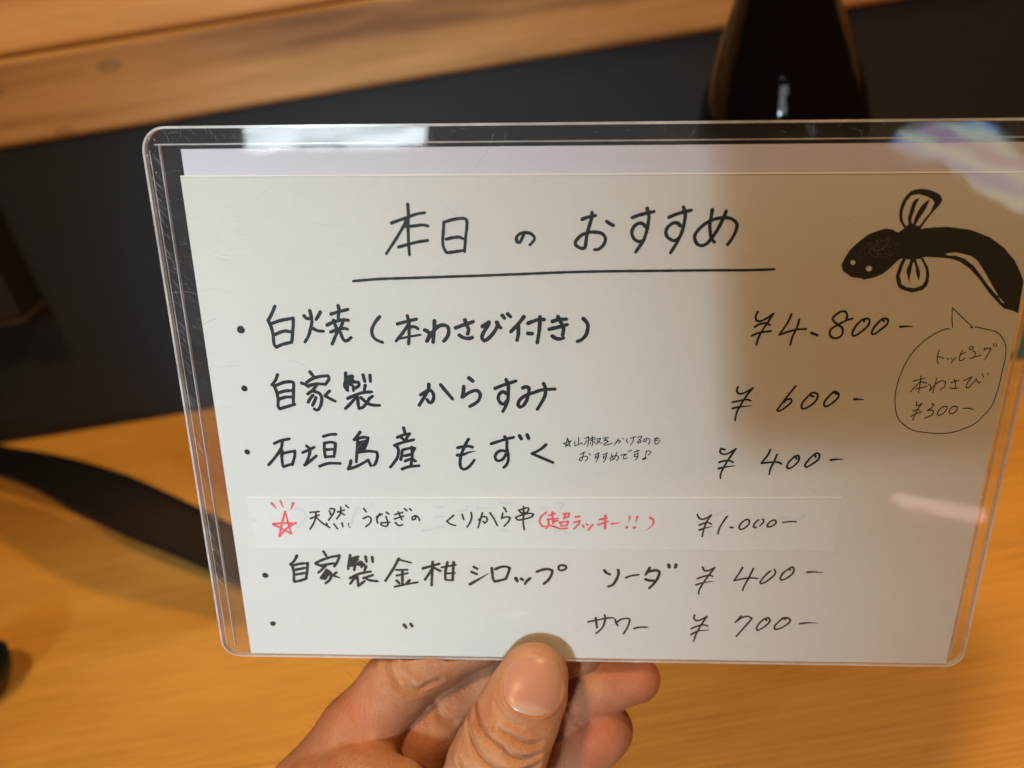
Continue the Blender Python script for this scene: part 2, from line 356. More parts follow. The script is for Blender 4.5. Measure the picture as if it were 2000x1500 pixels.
def ribbon(V, Fc, pts, wd, z, taper=False, step=.00022, caps=True):
    P = [Vector(p) for p in pts]; out = []
    n = len(P)
    if n == 1: P = [P[0], P[0] + Vector((1e-5, 0))]; n = 2
    for k in range(n - 1):
        a, b, c, d = P[max(k - 1, 0)], P[k], P[k + 1], P[min(k + 2, n - 1)]
        m = max(1, int((c - b).length / step))
        for i in range(m):
            u = i / m; out.append(.5 * ((2 * b) + (c - a) * u + (2 * a - 5 * b + 4 * c - d) * u * u + (3 * b - a - 3 * c + d) * u ** 3))
    out.append(P[-1]); L = len(out); ph = rnd.random() * 6; base = len(V)
    ns = []
    for i in range(L):
        t = out[min(i + 1, L - 1)] - out[max(i - 1, 0)]
        t = t.normalized() if t.length > 1e-9 else Vector((1, 0)); ns.append((t, Vector((-t.y, t.x))))
    zz = lambda i: z + i * 2.0e-9
    hw = []
    for i in range(L):
        u = i / max(1, L - 1); f = 1 + .05 * math.sin(ph + i * .31) + .035 * math.sin(ph * 3 + i * .9)
        if taper: f *= 1.18 - .95 * u ** 1.3
        else: f *= 1.05 - .10 * u
        hw.append(wd / 2 * f)
    for i in range(L):
        t, nn = ns[i]; p = out[i]; V.append((*(p + nn * hw[i]), zz(i))); V.append((*(p - nn * hw[i]), zz(i)))
    for i in range(L - 1): a = base + 2 * i; Fc.append((a, a + 1, a + 3, a + 2))
    for i, sgn in ((0, -1), (L - 1, 1)):
        t, nn = ns[i]; p = out[i]; s0 = len(V)
        for k in range(9):
            a = math.pi * k / 8; V.append((*(p + (nn * math.cos(a) + t * sgn * math.sin(a)) * hw[i]), zz(i)))
        Fc.append(tuple(range(s0, s0 + 9)) if sgn < 0 else tuple(range(s0 + 8, s0 - 1, -1)))
# scratches and scuffs in the vinyl
V, Fc = [], []
def scr(x, y, a, L, wd, bend):
    d = Vector((math.cos(a), math.sin(a))); nn = Vector((-d.y, d.x)); p = Vector((x, y))
    pts = [p - d * L / 2, p + nn * bend * L, p + d * L / 2]
    ribbon(V, Fc, pts, wd, .00072 + len(V) * 2e-9, False, .0008)
for i in range(150): scr(rnd.uniform(.0012, .0038), rnd.uniform(.006, .146), rad(rnd.gauss(-58, 14)), rnd.uniform(.0012, .0045), rnd.uniform(.000018, .00005), rnd.uniform(-.03, .03))
for i in range(60): scr(rnd.uniform(.0045, .0085), rnd.uniform(.006, .146), rad(rnd.gauss(-35, 30)), rnd.uniform(.001, .003), .000022, rnd.uniform(-.04, .04))
for i in range(26): scr(rnd.uniform(.006, .060), rnd.uniform(.1500, .1525), rad(rnd.gauss(-55, 25)), rnd.uniform(.0007, .0028), .00003, rnd.uniform(-.03, .03))
for i in range(24): scr(rnd.uniform(.06, .215), rnd.uniform(.1500, .1525), rad(rnd.gauss(60, 40)), rnd.uniform(.0007, .0028), .00003, rnd.uniform(-.03, .03))
for i in range(16): scr(.020 + rnd.gauss(0, .008), .126 + rnd.gauss(0, .006), rad(rnd.gauss(-12, 8)), rnd.uniform(.003, .010), .00006, rnd.uniform(-.06, .12))
for i in range(26): scr(rnd.uniform(.01, .21), rnd.uniform(.01, .148), rad(rnd.uniform(-60, 60)), rnd.uniform(.002, .010), .00005, rnd.uniform(-.08, .08))
for (x, y, a, L) in ((.0715, .1190, 32, .0055), (.018, .1215, -14, .006), (.033, .0935, -25, .006), (.0105, .1050, 25, .004)): scr(x, y, rad(a), L, .00012, .06)
for i in range(6): scr(rnd.uniform(.001, .004), rnd.uniform(.142, .151), rnd.random() * 3, .0004, .00016, 0)
mesh_obj('scratches', V, Fc, M_SCR, case)['kind'] = 'stuff'

back = slab('backing_sheet', [(.0090, .0010), (.2165, .0010), (.2165, .1480), (.0091, .1480)], -.00040, -.00022, M_BACK, None)
back.matrix_world = CARD; setp(back, 'plain bluish white backing sheet showing as a strip above the menu sheet', 'paper sheet')
menu = empty('menu_sheet', CARD); setp(menu, 'cream menu sheet handwritten in Japanese with prices and a printed black eel', 'menu')
slab('paper_sheet', [(.0084, .0006), (.2167, .0006), (.2161, .1412), (.0081, .14165)], -.00018, 0, M_PAPER, menu)
st = slab('pasted_strip', [(.01437, .03747), (.17867, .03854), (.17904, .05543), (.01387, .05401)], .00000, .00014, M_STRIP, menu)
def wedge(name, x0, y0, x1, y1, wd, z0, hgt, mat, parent):
    # a cut edge that stands a little proud: a slope facing up the page, then a short drop back to the sheet
    d = Vector((x1 - x0, y1 - y0)).normalized(); nn = Vector((d.y, -d.x)) * wd
    a, b = Vector((x0, y0)), Vector((x1, y1)); c0_, c1_, e0, e1 = a + nn, b + nn, a + nn * 1.3, b + nn * 1.3
    vs = [(*a, z0 - .00012), (*b, z0 - .00012), (*c0_, z0 + hgt), (*c1_, z0 + hgt), (*e0, z0 + .000004), (*e1, z0 + .000004)]
    return mesh_obj(name, vs, [(0, 2, 3, 1), (2, 4, 5, 3), (0, 1, 5, 4), (0, 4, 2), (1, 3, 5)], mat, parent)
wedge('sheet_edge', .0081, .1418, .2161, .14135, .00028, 0, .00020, M_EDGE, menu)
wedge('strip_edge', .01387, .05401, .17904, .05543, .00020, .00014, .00016, M_EDGE, menu)
wedge('strip_edge', .17867, .03854, .01437, .03747, .00020, .00014, .00010, M_STRIP, menu)
ZL = {'strip': .00016, 'paper': .00002}
STROKES = [
('heading','k','paper',[(81,False,[6383,13460,6388,13249,6365,12912,6353,12525,6360,12214]),(81,False,[5957,13008,6336,13137,6569,13214,6788,13253]),(81,False,[6334,13103,6256,12935,6029,12595,5780,12251]),(81,False,[6324,12912,6555,12938,6739,12955,6864,12927]),(82,False,[6092,12411,6299,12468,6580,12536,6836,12573]),(81,False,[7257,13020,7237,12794,7210,12567,7232,12384,7304,12264]),(81,False,[7257,13020,7476,13082,7706,13112,7818,13073,7825,12905,7782,12610,7749,12290]),(82,False,[7298,12601,7461,12639,7622,12652,7713,12615]),(82,False,[7304,12264,7518,12291,7739,12325]),(81,False,[9249,12763,9203,12650,9134,12514,9065,12525,9050,12628,9135,12729,9249,12751,9386,12739,9489,12648,9477,12558,9385,12455])]),
('underline','k','paper',[(71,False,[4886,11553,5545,11604,6331,11629,7114,11653,7895,11677,8930,11713,10218,11762,11242,11785,12517,11794,13785,11803,14796,11805,15449,11824])]),
('heading','k','paper',[(90,False,[10664,13074,10810,13125,10989,13161]),(90,False,[10901,13235,10900,13113,10838,12890,10786,12665,10757,12416,10724,12366,10633,12371,10517,12451,10527,12553,10661,12688,10841,12755,11045,12754,11182,12709,11249,12595,11212,12459,11101,12346,10988,12328]),(90,False,[11267,13017,11355,12959,11435,12921]),(90,False,[11889,13108,12110,13184,12408,13249]),(90,False,[12237,13327,12290,13150,12281,12972,12252,12771,12184,12546,12100,12410,12004,12263]),(90,False,[12213,12894,12142,12962,12030,12962,11922,12862,11893,12728,11956,12592,12072,12524,12173,12546]),(90,False,[12784,13114,13002,13201,13309,13277]),(89,False,[13115,13355,13170,13189,13161,12990,13119,12767,13021,12520,12868,12248]),(90,False,[13066,12901,12994,12969,12882,12969,12754,12858,12728,12724,12791,12611,12930,12543,13029,12588]),(89,False,[13815,13285,13801,13098,13780,12920,13803,12764,13837,12607,13924,12505]),(89,False,[14151,13250,14101,13096,13988,12830,13869,12629,13746,12472,13615,12416,13498,12473,13431,12631,13499,12788,13688,12965,13903,13064,14123,13096,14304,13062,14437,12939,14419,12761,14344,12582,14254,12447])]),
('bullet_dot','k','paper',[(195,False,[1825,10275,1834,10268])]),
('dish_line','k','paper',[(92,False,[2793,10903,2706,10732,2617,10585,2574,10530]),(93,False,[2574,10530,2637,10337,2660,10113,2659,9888,2711,9799]),(93,False,[2648,10437,2900,10523,3234,10584,3223,10412,3178,10163,3135,9938]),(94,False,[2725,10151,2967,10238,3159,10213]),(94,False,[2711,9799,2878,9875,3135,9938]),(93,False,[3530,10645,3584,10584,3655,10572]),(92,False,[3961,10743,3903,10645,3834,10547]),(92,False,[3695,10780,3712,10657,3719,10485,3664,10288,3584,10089,3484,9943]),(93,False,[3704,10325,3842,10250,3998,10233]),(92,False,[4245,10694,4491,10767,4687,10815]),(92,False,[4444,10913,4456,10779,4418,10608,4448,10534]),(93,False,[4110,10399,4299,10485,4520,10534,4676,10529]),(93,False,[4290,10522,4327,10387,4356,10312]),(93,False,[4557,10546,4498,10411,4427,10288]),(93,False,[4191,10213,4403,10288,4550,10312,4632,10288]),(93,False,[4374,10238,4287,10064,4199,9888]),(93,False,[4444,10201,4491,10039,4547,9976,4621,9989,4711,10064]),(93,False,[4300,10497,4520,10534]),(92,False,[5499,10619,5382,10485,5277,10287,5284,10114,5373,10002,5526,9934]),(92,False,[6219,10643,6251,10484,6240,10164,6214,9890]),(93,False,[5955,10430,6150,10484,6453,10558]),(93,False,[6230,10411,6112,10238,5892,9969]),(93,False,[6262,10349,6406,10349,6476,10300]),(65,False,[6004,10039,6249,10089,6540,10139])]),
('dish_line','k','paper',[(103,False,[6917,10508,6905,10337,6883,10164,6857,9940]),(103,False,[6655,10263,6713,10238,6770,10164,6728,10040,6689,9965]),(103,False,[6701,9977,6767,10089,6881,10238,7006,10361,7128,10398,7246,10361,7277,10238,7236,10089,7135,9965]),(103,False,[7460,10324,7653,10398,7918,10488]),(102,False,[7705,10532,7748,10385,7793,10287,7766,10164]),(103,False,[7549,10127,7643,10065,7786,10040,7883,10065]),(103,False,[8153,10361,8322,10471,8296,10385,8186,10213,8134,10065,8192,9978,8289,10028,8436,10188,8522,10336,8548,10459]),(102,False,[8524,10471,8582,10361,8629,10324]),(102,False,[8669,10654,8727,10581]),(102,False,[8811,10690,8882,10617]),(102,False,[9225,10617,9105,10458,8890,10225]),(102,False,[9081,10385,9080,10164,9043,9991]),(102,False,[9331,10446,9556,10531,9745,10543]),(102,False,[9638,10616,9638,10507,9615,10213,9568,9929]),(103,False,[9330,10176,9437,10171]),(102,False,[9958,10495,10122,10543,10311,10555]),(102,False,[9876,10287,10124,10348,10337,10409]),(102,False,[10098,10616,10170,10482,10243,10311,10222,10139]),(103,False,[9961,10102,10056,10041,10152,10028,10246,10053]),(102,False,[10746,10567,10843,10458,10869,10336,10826,10139,10722,10016,10605,9962])]),
('price','k','paper',[(58,False,[15148,10744,15108,10624,15142,10516,15259,10504,15390,10576,15545,10696]),(58,False,[15545,10696,15444,10504,15326,10286,15231,10067,15191,9870]),(58,False,[15111,10347,15220,10419,15380,10444,15489,10395]),(58,False,[15063,10116,15219,10189,15379,10218,15528,10238]),(58,False,[16003,10684,15923,10455,15748,10140]),(58,False,[15748,10140,15983,10225,16185,10281,16404,10291]),(58,False,[16208,10540,16177,10359,16090,10091,16051,9871]),(70,False,[16555,10189,16713,10128]),(58,False,[17387,10551,17383,10671,17315,10754,17192,10730,17048,10599,17071,10503,17187,10407,17315,10310,17326,10140,17221,10055,17092,10067,17025,10140,17021,10262,17103,10346,17252,10443,17402,10527,17535,10563]),(58,False,[17832,10491,17823,10551,17925,10563,17969,10491,17931,10358,17789,10213,17664,10116,17593,10128,17582,10213,17651,10382,17769,10527,17857,10555]),(58,False,[18324,10498,18270,10550,18335,10574,18423,10526,18406,10406,18286,10286,18164,10177,18086,10153,18064,10225,18134,10382,18249,10538]),(58,True,[18758,10351,18917,10363,19067,10358])]),
('bullet_dot','k','paper',[(173,False,[1714,8646,1721,8641])]),
('dish_line','k','paper',[(93,False,[2653,9032,2585,8885,2476,8749]),(93,False,[2522,8737,2582,8539,2593,8315,2573,8139,2612,8064]),(93,False,[2592,8737,2814,8824,3027,8837,3061,8763,3029,8516,2995,8191]),(93,False,[2640,8527,2811,8577,2977,8590]),(94,False,[2644,8352,2816,8403,2958,8403]),(94,False,[2612,8064,2810,8127,3030,8191]),(92,False,[3536,9119,3617,8998]),(93,False,[3425,8825,3575,8924,3768,8986,4004,9011,4033,8937,3977,8839,3912,8765]),(93,False,[3282,8801,3372,8764,3460,8702]),(93,False,[3462,8727,3655,8777,3866,8777]),(93,False,[3675,8740,3595,8641,3517,8567,3416,8492]),(93,False,[3600,8567,3725,8518,3784,8394,3756,8219,3683,8068,3608,8030,3552,8067]),(93,False,[3554,8455,3475,8368,3404,8255]),(93,False,[3631,8393,3571,8268,3514,8168]),(93,False,[4013,8580,3936,8506,3883,8444,3994,8369,4141,8290]),(92,False,[4489,9085,4475,8914,4435,8717,4507,8594]),(92,False,[4479,8963,4658,9012]),(93,False,[4484,8889,4630,8963]),(93,False,[4498,8767,4671,8890]),(93,False,[4529,8865,4498,8619]),(92,False,[4667,8988,4570,8792,4658,8718,4660,8595]),(93,False,[4668,8841,4807,8829,4824,8743,4724,8669]),(92,False,[4951,9037,4984,8854]),(92,False,[5136,9025,5135,8854]),(93,False,[4987,8743,4953,8596]),(93,False,[4490,8371,4685,8459,4902,8534,5150,8559]),(93,False,[4755,8459,4599,8272,4407,8083]),(93,False,[4760,8372,4759,8197,4774,8084,4883,8122,4998,8248,5078,8373,5165,8435]),(93,False,[4845,8397,4998,8248,5135,8186,5335,8174])]),
('dish_line','k','paper',[(99,False,[6691,8773,6677,8632,6585,8469,6484,8305,6406,8183]),(99,False,[6462,8480,6578,8545,6704,8611,6784,8546,6809,8415,6762,8284,6689,8261,6620,8349]),(99,False,[6504,8501,6621,8589]),(99,False,[7008,8763,7135,8590,7311,8362]),(118,False,[7770,8954,7859,8877]),(99,False,[7620,8722,7606,8570,7570,8418,7727,8527,7872,8593,7995,8593,8054,8485,8009,8332,7904,8233,7768,8155]),(99,False,[8456,8670,8692,8768,9008,8876]),(98,False,[8745,8918,8804,8768,8802,8574,8789,8356,8725,8159,8651,8016]),(99,False,[8770,8508,8669,8573,8566,8508,8533,8377,8593,8257,8685,8225,8768,8334]),(99,False,[9190,8683,9281,8715,9352,8662,9332,8489,9280,8314,9198,8183,9115,8139,9058,8204,9117,8357,9281,8478,9485,8554,9708,8630,10033,8653]),(98,False,[9738,8803,9789,8663,9780,8490,9709,8316,9577,8085])]),
('price','k','paper',[(56,False,[14825,8727,14804,8620,14872,8534,14989,8556,15103,8621,15216,8696]),(56,False,[15216,8696,15075,8492,14956,8254,14856,8015,14832,7774]),(56,False,[14722,8297,14908,8341,15086,8374,15189,8342]),(57,True,[14736,8123,14923,8168,15246,8201]),(56,False,[16312,8752,16202,8581,16033,8302,15905,8084,15939,8052,16053,8107,16217,8259,16258,8345,16222,8399,16106,8366,16073,8302]),(56,False,[16811,8466,16718,8497,16741,8562,16859,8562,16917,8498,16885,8348,16743,8196,16592,8120,16526,8174,16551,8303,16671,8476,16742,8551]),(56,False,[17398,8532,17312,8585,17276,8563,17124,8348,17110,8219,17173,8187,17293,8263,17433,8414,17459,8521,17390,8596,17310,8606]),(56,True,[17872,8394,18011,8394,18132,8378])]),
('bullet_dot','k','paper',[(158,False,[1556,6787,1568,6772])]),
('dish_line','k','paper',[(90,False,[2345,7042,2539,7128,2782,7186]),(90,False,[2577,7114,2513,6887,2325,6628,2113,6396]),(90,False,[2533,6830,2508,6601,2510,6370]),(91,False,[2550,6744,2714,6788,2889,6818,2872,6660,2779,6401]),(91,False,[2533,6341,2644,6385,2782,6430]),(90,False,[3109,6776,3302,6863,3440,6935]),(90,False,[3234,6976,3315,6863,3269,6663,3170,6461]),(91,False,[3123,6389,3324,6548,3482,6679]),(90,False,[3733,7261,3921,7318,4078,7325]),(90,False,[3741,7064,3718,6865,3729,6637]),(90,False,[3755,7064,3928,7093,4042,7052,4013,6867,3968,6653]),(90,False,[3763,6866,3962,6881]),(90,False,[3757,6652,3956,6667]),(91,False,[3545,6363,3792,6451,4123,6453]),(89,False,[4748,7393,4676,7294,4562,7167]),(90,False,[4669,7210,4632,6899,4576,6499]),(90,False,[4614,7168,4802,7239,4957,7226,4907,7071,4829,6900]),(109,False,[4685,7069,4898,7127]),(109,False,[4677,6970,4864,7014]),(109,False,[4671,6885,4830,6915]),(90,False,[4637,6786,4929,6830,5163,6803,5180,6675,5114,6474,5057,6402]),(91,False,[4434,6541,4397,6412,4334,6281,4551,6355,4744,6457,4909,6559,4976,6387]),(89,False,[5949,7524,5979,7357]),(89,False,[5765,7244,5925,7315,6108,7358]),(89,False,[5869,7245,5942,7161]),(89,False,[6081,7330,5996,7189]),(90,False,[5673,7004,5886,7090,6203,7176]),(90,False,[5699,7019,5769,6878,5730,6650,5615,6477,5514,6347]),(90,False,[5872,6850,5851,6708,5818,6579]),(90,False,[5900,6879,6138,6937]),(90,False,[6139,6951,6138,6681,6082,6366]),(90,False,[5929,6694,6101,6738]),(90,False,[5933,6537,6094,6595,6222,6539]),(91,False,[5841,6292,6029,6365,6307,6396]),(90,False,[6216,6923,6157,6795])]),
('dish_line','k','paper',[(89,False,[7704,7201,7624,7055,7534,6853,7468,6632,7453,6447,7484,6335,7568,6298,7671,6355,7759,6449,7847,6579]),(90,False,[7402,6944,7555,6982,7706,6992,7806,6965]),(90,True,[7386,6724,7547,6743,7701,6808,7879,6841]),(89,False,[8320,7068,8531,7142,8749,7216,8933,7262]),(89,False,[8691,7279,8748,7152,8745,6934,8777,6751,8775,6567,8723,6437,8654,6362]),(89,False,[8711,6842,8610,6869,8492,6822,8419,6693,8455,6583,8539,6565,8641,6621,8710,6750]),(108,False,[9091,7308,9141,7218]),(107,False,[9299,7336,9340,7228]),(89,False,[9807,7049,9649,6903,9432,6782,9683,6665,10003,6519])]),
('side_note','k','paper',[(28,False,[10389,7251,10342,6990]),(28,False,[10389,7251,10466,7006]),(28,False,[10275,7084,10492,7173]),(28,False,[10275,7084,10466,7006]),(28,False,[10342,6990,10492,7173]),(28,False,[10587,7157,10589,7023,10683,7055,10776,7111,10799,7064]),(28,False,[10693,7269,10683,7055]),(28,False,[10850,7064,10920,7183]),(28,False,[10860,7246,10976,7270]),(28,False,[10946,7301,10956,7167,10938,7009]),(28,False,[10991,7223,11135,7279]),(28,False,[11054,7310,11057,7200]),(28,False,[11007,7168,11136,7224]),(28,False,[11064,7200,11075,7057,11040,7025]),(28,False,[11008,7120,11017,7070]),(28,False,[11102,7145,11139,7113]),(28,False,[11180,7224,11280,7248,11239,7153,11155,7066]),(28,False,[11181,7184,11255,7122,11320,7106]),(28,False,[11352,7248,11496,7273]),(28,False,[11432,7265,11384,7170]),(28,False,[11369,7170,11455,7202,11471,7147]),(28,False,[11486,7155,11372,7075,11417,7043,11589,7100]),(28,False,[11758,7235,11731,7172,11648,7045]),(28,False,[11703,7156,11803,7188,11812,7141,11762,7109]),(28,False,[11880,7243,11902,7228]),(28,False,[11996,7228,11977,7173,12022,7118]),(28,False,[12074,7252,12231,7300]),(28,False,[12160,7284,12157,7174,12097,7055]),(28,False,[12275,7285,12367,7317,12376,7270,12307,7206,12365,7199,12354,7128,12290,7112,12274,7151,12323,7167]),(28,False,[12523,7223,12497,7160,12447,7152,12451,7215,12535,7255,12610,7200,12573,7074]),(28,False,[12778,7288,12741,7177,12760,7083,12818,7091,12877,7194]),(28,False,[12723,7240,12852,7257]),(28,False,[12726,7185,12826,7201]),(28,False,[10739,6768,10884,6841]),(28,False,[10833,6833,10814,6689,10787,6592,10721,6584,10727,6640,10828,6705,10931,6706,10947,6642,10875,6561]),(28,False,[10980,6794,11025,6746]),(28,False,[11134,6755,11263,6812]),(28,False,[11219,6819,11238,6692,11176,6546]),(28,False,[11229,6724,11157,6715,11151,6659,11224,6667]),(28,False,[11352,6764,11482,6813]),(28,False,[11445,6813,11443,6661,11374,6532]),(28,False,[11441,6725,11375,6716,11377,6652,11435,6669]),(28,False,[11592,6790,11609,6694,11670,6630]),(28,False,[11728,6831,11676,6662,11576,6589,11553,6637,11616,6710,11732,6735,11785,6679,11737,6582]),(28,False,[11840,6751,11999,6784,11915,6712,11925,6640,12025,6673]),(28,False,[12039,6880,12069,6857]),(28,False,[12096,6897,12126,6881]),(28,False,[12186,6841,12335,6898]),(28,False,[12292,6906,12307,6730,12246,6610]),(28,False,[12296,6794,12210,6778,12205,6714,12285,6714]),(28,False,[12525,6875,12506,6668]),(61,False,[12456,6643,12517,6671]),(28,False,[12525,6875,12611,6884,12650,6836,12588,6764])]),
('price','k','paper',[(58,False,[14624,6933,14529,6966,14506,6864,14604,6796,14745,6831,14920,6957]),(58,False,[14920,6957,14795,6730,14671,6477,14578,6223,14579,6073]),(58,False,[14510,6557,14640,6603,14785,6604,14881,6559]),(58,True,[14504,6373,14697,6420,14958,6461]),(57,False,[15842,6940,15778,6758,15644,6553]),(58,False,[15645,6541,15880,6566,16064,6574,16182,6522]),(58,False,[16031,6794,15979,6601,15899,6371,15884,6210]),(58,False,[16566,6673,16516,6752,16595,6775,16635,6696,16599,6559,16470,6421,16371,6386,16333,6455,16389,6603,16516,6752]),(58,False,[17070,6733,17040,6812,17097,6846,17165,6790,17141,6654,16993,6516,16860,6424,16813,6481,16878,6629,17020,6812]),(58,True,[17479,6645,17629,6668,17812,6669])]),
('star_mark','r','strip',[(65,True,[2066,5216,2126,5126,2186,5027]),(65,True,[2331,5278,2355,5180,2379,5076]),(65,True,[2688,5221,2635,5104,2594,5000]),(65,False,[2424,4946,2304,4603,2171,4150]),(66,False,[2171,4150,2400,4392,2693,4594]),(65,False,[2690,4567,2372,4577,2038,4553]),(65,False,[2036,4534,2281,4391,2537,4234]),(48,False,[2537,4234,2482,4499,2434,4933])]),
('dish_line','k','strip',[(56,False,[3139,4926,3399,4955]),(57,False,[3131,4730,3390,4850]),(56,False,[3302,4915,3274,4744,3197,4559,3086,4386]),(56,False,[3300,4771,3460,4588,3659,4445]),(56,False,[3724,5049,3806,5050,3849,5011,3791,4880,3645,4682]),(56,False,[3695,4984,3722,4893]),(56,False,[3709,4880,3754,4854]),(56,False,[3926,4947,4130,5014]),(56,False,[4033,5104,4005,4909,3884,4729]),(56,False,[3984,4947,4117,4857]),(56,False,[4177,5157,4252,5080]),(57,False,[3576,4576,3613,4458]),(57,False,[3787,4565,3880,4407]),(57,False,[4025,4594,4039,4475]),(57,False,[4212,4570,4238,4464]),(56,False,[4682,5058,4745,4955]),(56,False,[4648,4745,4793,4812,4869,4734,4825,4602,4699,4482]),(56,False,[5026,4801,5196,4894]),(56,False,[5126,4906,5033,4735,5048,4604]),(56,False,[5316,4947,5382,4896]),(56,False,[5296,4816,5332,4660,5324,4528,5240,4501,5138,4553,5154,4619,5271,4620,5389,4634]),(56,False,[5556,4884,5782,4951]),(56,False,[5536,4740,5798,4834]),(56,False,[5654,4963,5745,4716]),(56,False,[5553,4623,5641,4531,5759,4559]),(56,False,[5846,5069,5901,5005]),(56,False,[5986,5070,6029,5019]),(56,False,[6148,4838,6120,4746,6049,4719,6041,4798,6149,4851,6226,4773,6246,4695])]),
('dish_line','k','strip',[(56,False,[7218,4871,7022,4682,7121,4592,7265,4545]),(56,False,[7458,4906,7504,4743]),(56,False,[7713,4965,7731,4843,7691,4680,7591,4499]),(56,False,[8037,4960,7998,4830,7951,4666,7903,4486]),(56,False,[7924,4731,8027,4830,8129,4831,8163,4766,8147,4685,8088,4635,8046,4684]),(56,False,[8247,4962,8359,4768,8449,4557]),(56,False,[8638,5127,8673,5087,8705,4999]),(56,False,[8607,4949,8569,4787,8692,4836,8807,4821,8777,4707,8645,4542]),(56,False,[9054,5050,9154,5083,9298,5133,9341,5101,9283,4988,9125,4970,9068,5050]),(56,False,[8966,4823,9154,4906,9369,4956,9470,4925,9412,4843,9225,4777,9037,4742,8980,4807]),(56,False,[9191,5164,9190,4906,9181,4646,9209,4433])]),
('red_note','r','strip',[(61,False,[9824,4987,9684,4849,9647,4680,9723,4553,9817,4544]),(61,False,[9890,4893,10076,4958]),(61,False,[10001,5000,10002,4810]),(61,False,[9862,4767,10152,4801]),(61,False,[10021,4789,10022,4641]),(61,False,[9890,4746,9891,4598,9826,4480]),(61,False,[10040,4716,10152,4727]),(62,False,[9891,4598,10061,4536,10249,4474,10417,4497]),(61,False,[10299,4950,10467,4962,10449,4857,10375,4835]),(61,False,[10374,4961,10320,4792]),(62,False,[10209,4675,10433,4709,10416,4603,10267,4559,10219,4665]),(61,False,[10645,4859,10766,4870]),(61,False,[10611,4679,10769,4734,10733,4627,10614,4478]),(62,False,[10856,4586,10894,4523]),(61,False,[10957,4630,10995,4598]),(61,False,[11135,4610,11063,4525,11018,4439]),(61,False,[11326,4781,11530,4825]),(61,False,[11285,4612,11552,4720]),(76,False,[11481,4909,11478,4677,11484,4487]),(61,True,[11666,4647,11777,4663,11915,4692]),(61,True,[12158,4884,12153,4789,12133,4694]),(84,False,[12085,4540,12098,4548]),(61,True,[12372,4880,12357,4791,12334,4686]),(91,False,[12299,4533,12308,4540]),(61,True,[12725,4847,12814,4796,12825,4691,12767,4564,12623,4452])]),
('price','k','strip',[(55,False,[14026,4959,14084,4854,14172,4816,14271,4846,14416,4953]),(55,False,[14416,4953,14312,4759,14243,4525,14210,4270]),(56,False,[14108,4631,14232,4690,14349,4711,14438,4663]),(56,True,[14119,4475,14260,4535,14486,4596]),(55,False,[14852,4909,14741,4705,14670,4530,14645,4363]),(67,False,[14973,4568,15039,4561]),(55,False,[15360,4808,15444,4819,15484,4751,15444,4635,15350,4537,15251,4506,15212,4564,15252,4691,15360,4808]),(55,False,[15866,4823,15732,4812,15625,4695,15608,4598,15670,4569,15783,4638,15866,4736,15866,4823]),(55,False,[16171,4816,16074,4777,15984,4660,15990,4602,16074,4603,16170,4662,16221,4740,16171,4816]),(48,False,[16407,4741,16582,4766,16767,4768])]),
('bullet_dot','k','paper',[(182,False,[1603,2828,1618,2825])]),
('dish_line','k','paper',[(86,False,[2611,3506,2518,3334,2385,3212]),(87,False,[2428,3195,2464,2954,2431,2640]),(87,False,[2487,3179,2673,3233,2901,3253,2861,2994,2805,2732]),(87,False,[2501,3024,2811,3097]),(87,False,[2500,2868,2793,2924]),(88,False,[2444,2623,2615,2660,2805,2732]),(86,False,[3404,3651,3466,3516]),(87,False,[3127,3256,3317,3361,3597,3467,3856,3521,3796,3350,3675,3159]),(87,False,[3155,3232,3329,3155]),(87,False,[3302,3189,3669,3262]),(87,False,[3421,3173,3287,3034,3189,2946]),(87,False,[3438,3036,3550,2933,3516,2725,3367,2583]),(116,False,[3435,3001,3262,2756]),(116,False,[3456,2898,3351,2740]),(87,False,[3718,2953,3604,2865]),(87,True,[3604,2865,3706,2814,3822,2764]),(86,False,[4171,3542,4124,3319,4074,3078]),(86,False,[4177,3423,4406,3493]),(115,False,[4184,3320,4369,3391]),(115,False,[4174,3200,4482,3307]),(87,False,[4298,3253,4252,3046]),(87,False,[4385,3220,4552,3239,4470,3152]),(86,False,[4615,3496,4633,3326]),(86,False,[4808,3481,4812,3328]),(87,False,[4607,3171,4552,3033]),(87,False,[4110,2767,4362,2909,4730,3001]),(87,False,[4296,2839,4094,2575]),(87,False,[4324,2805,4332,2509,4525,2669]),(87,False,[4502,2773,4781,2880]),(87,False,[4534,2790,4679,2705,4903,2674]),(86,False,[5580,3440,5395,3095,5145,2694]),(65,False,[5593,3406,5930,3308]),(72,False,[5483,3062,5813,3073]),(72,False,[5487,2872,5807,2956]),(87,False,[5661,3030,5637,2614]),(87,False,[5477,2699,5547,2613]),(87,False,[5854,2721,5758,2616]),(73,False,[5404,2489,5665,2562,6091,2655]),(86,False,[6264,3124,6747,3284]),(86,False,[6557,3350,6525,2972,6492,2556]),(86,False,[6515,3075,6306,2745]),(86,False,[6593,3145,6767,3044]),(72,False,[6817,3165,7221,3256]),(86,False,[6987,3338,6915,3012,6906,2770]),(86,False,[7165,3340,7114,2738]),(72,False,[6943,2961,7182,2981]),(72,False,[6920,2743,7099,2738])]),
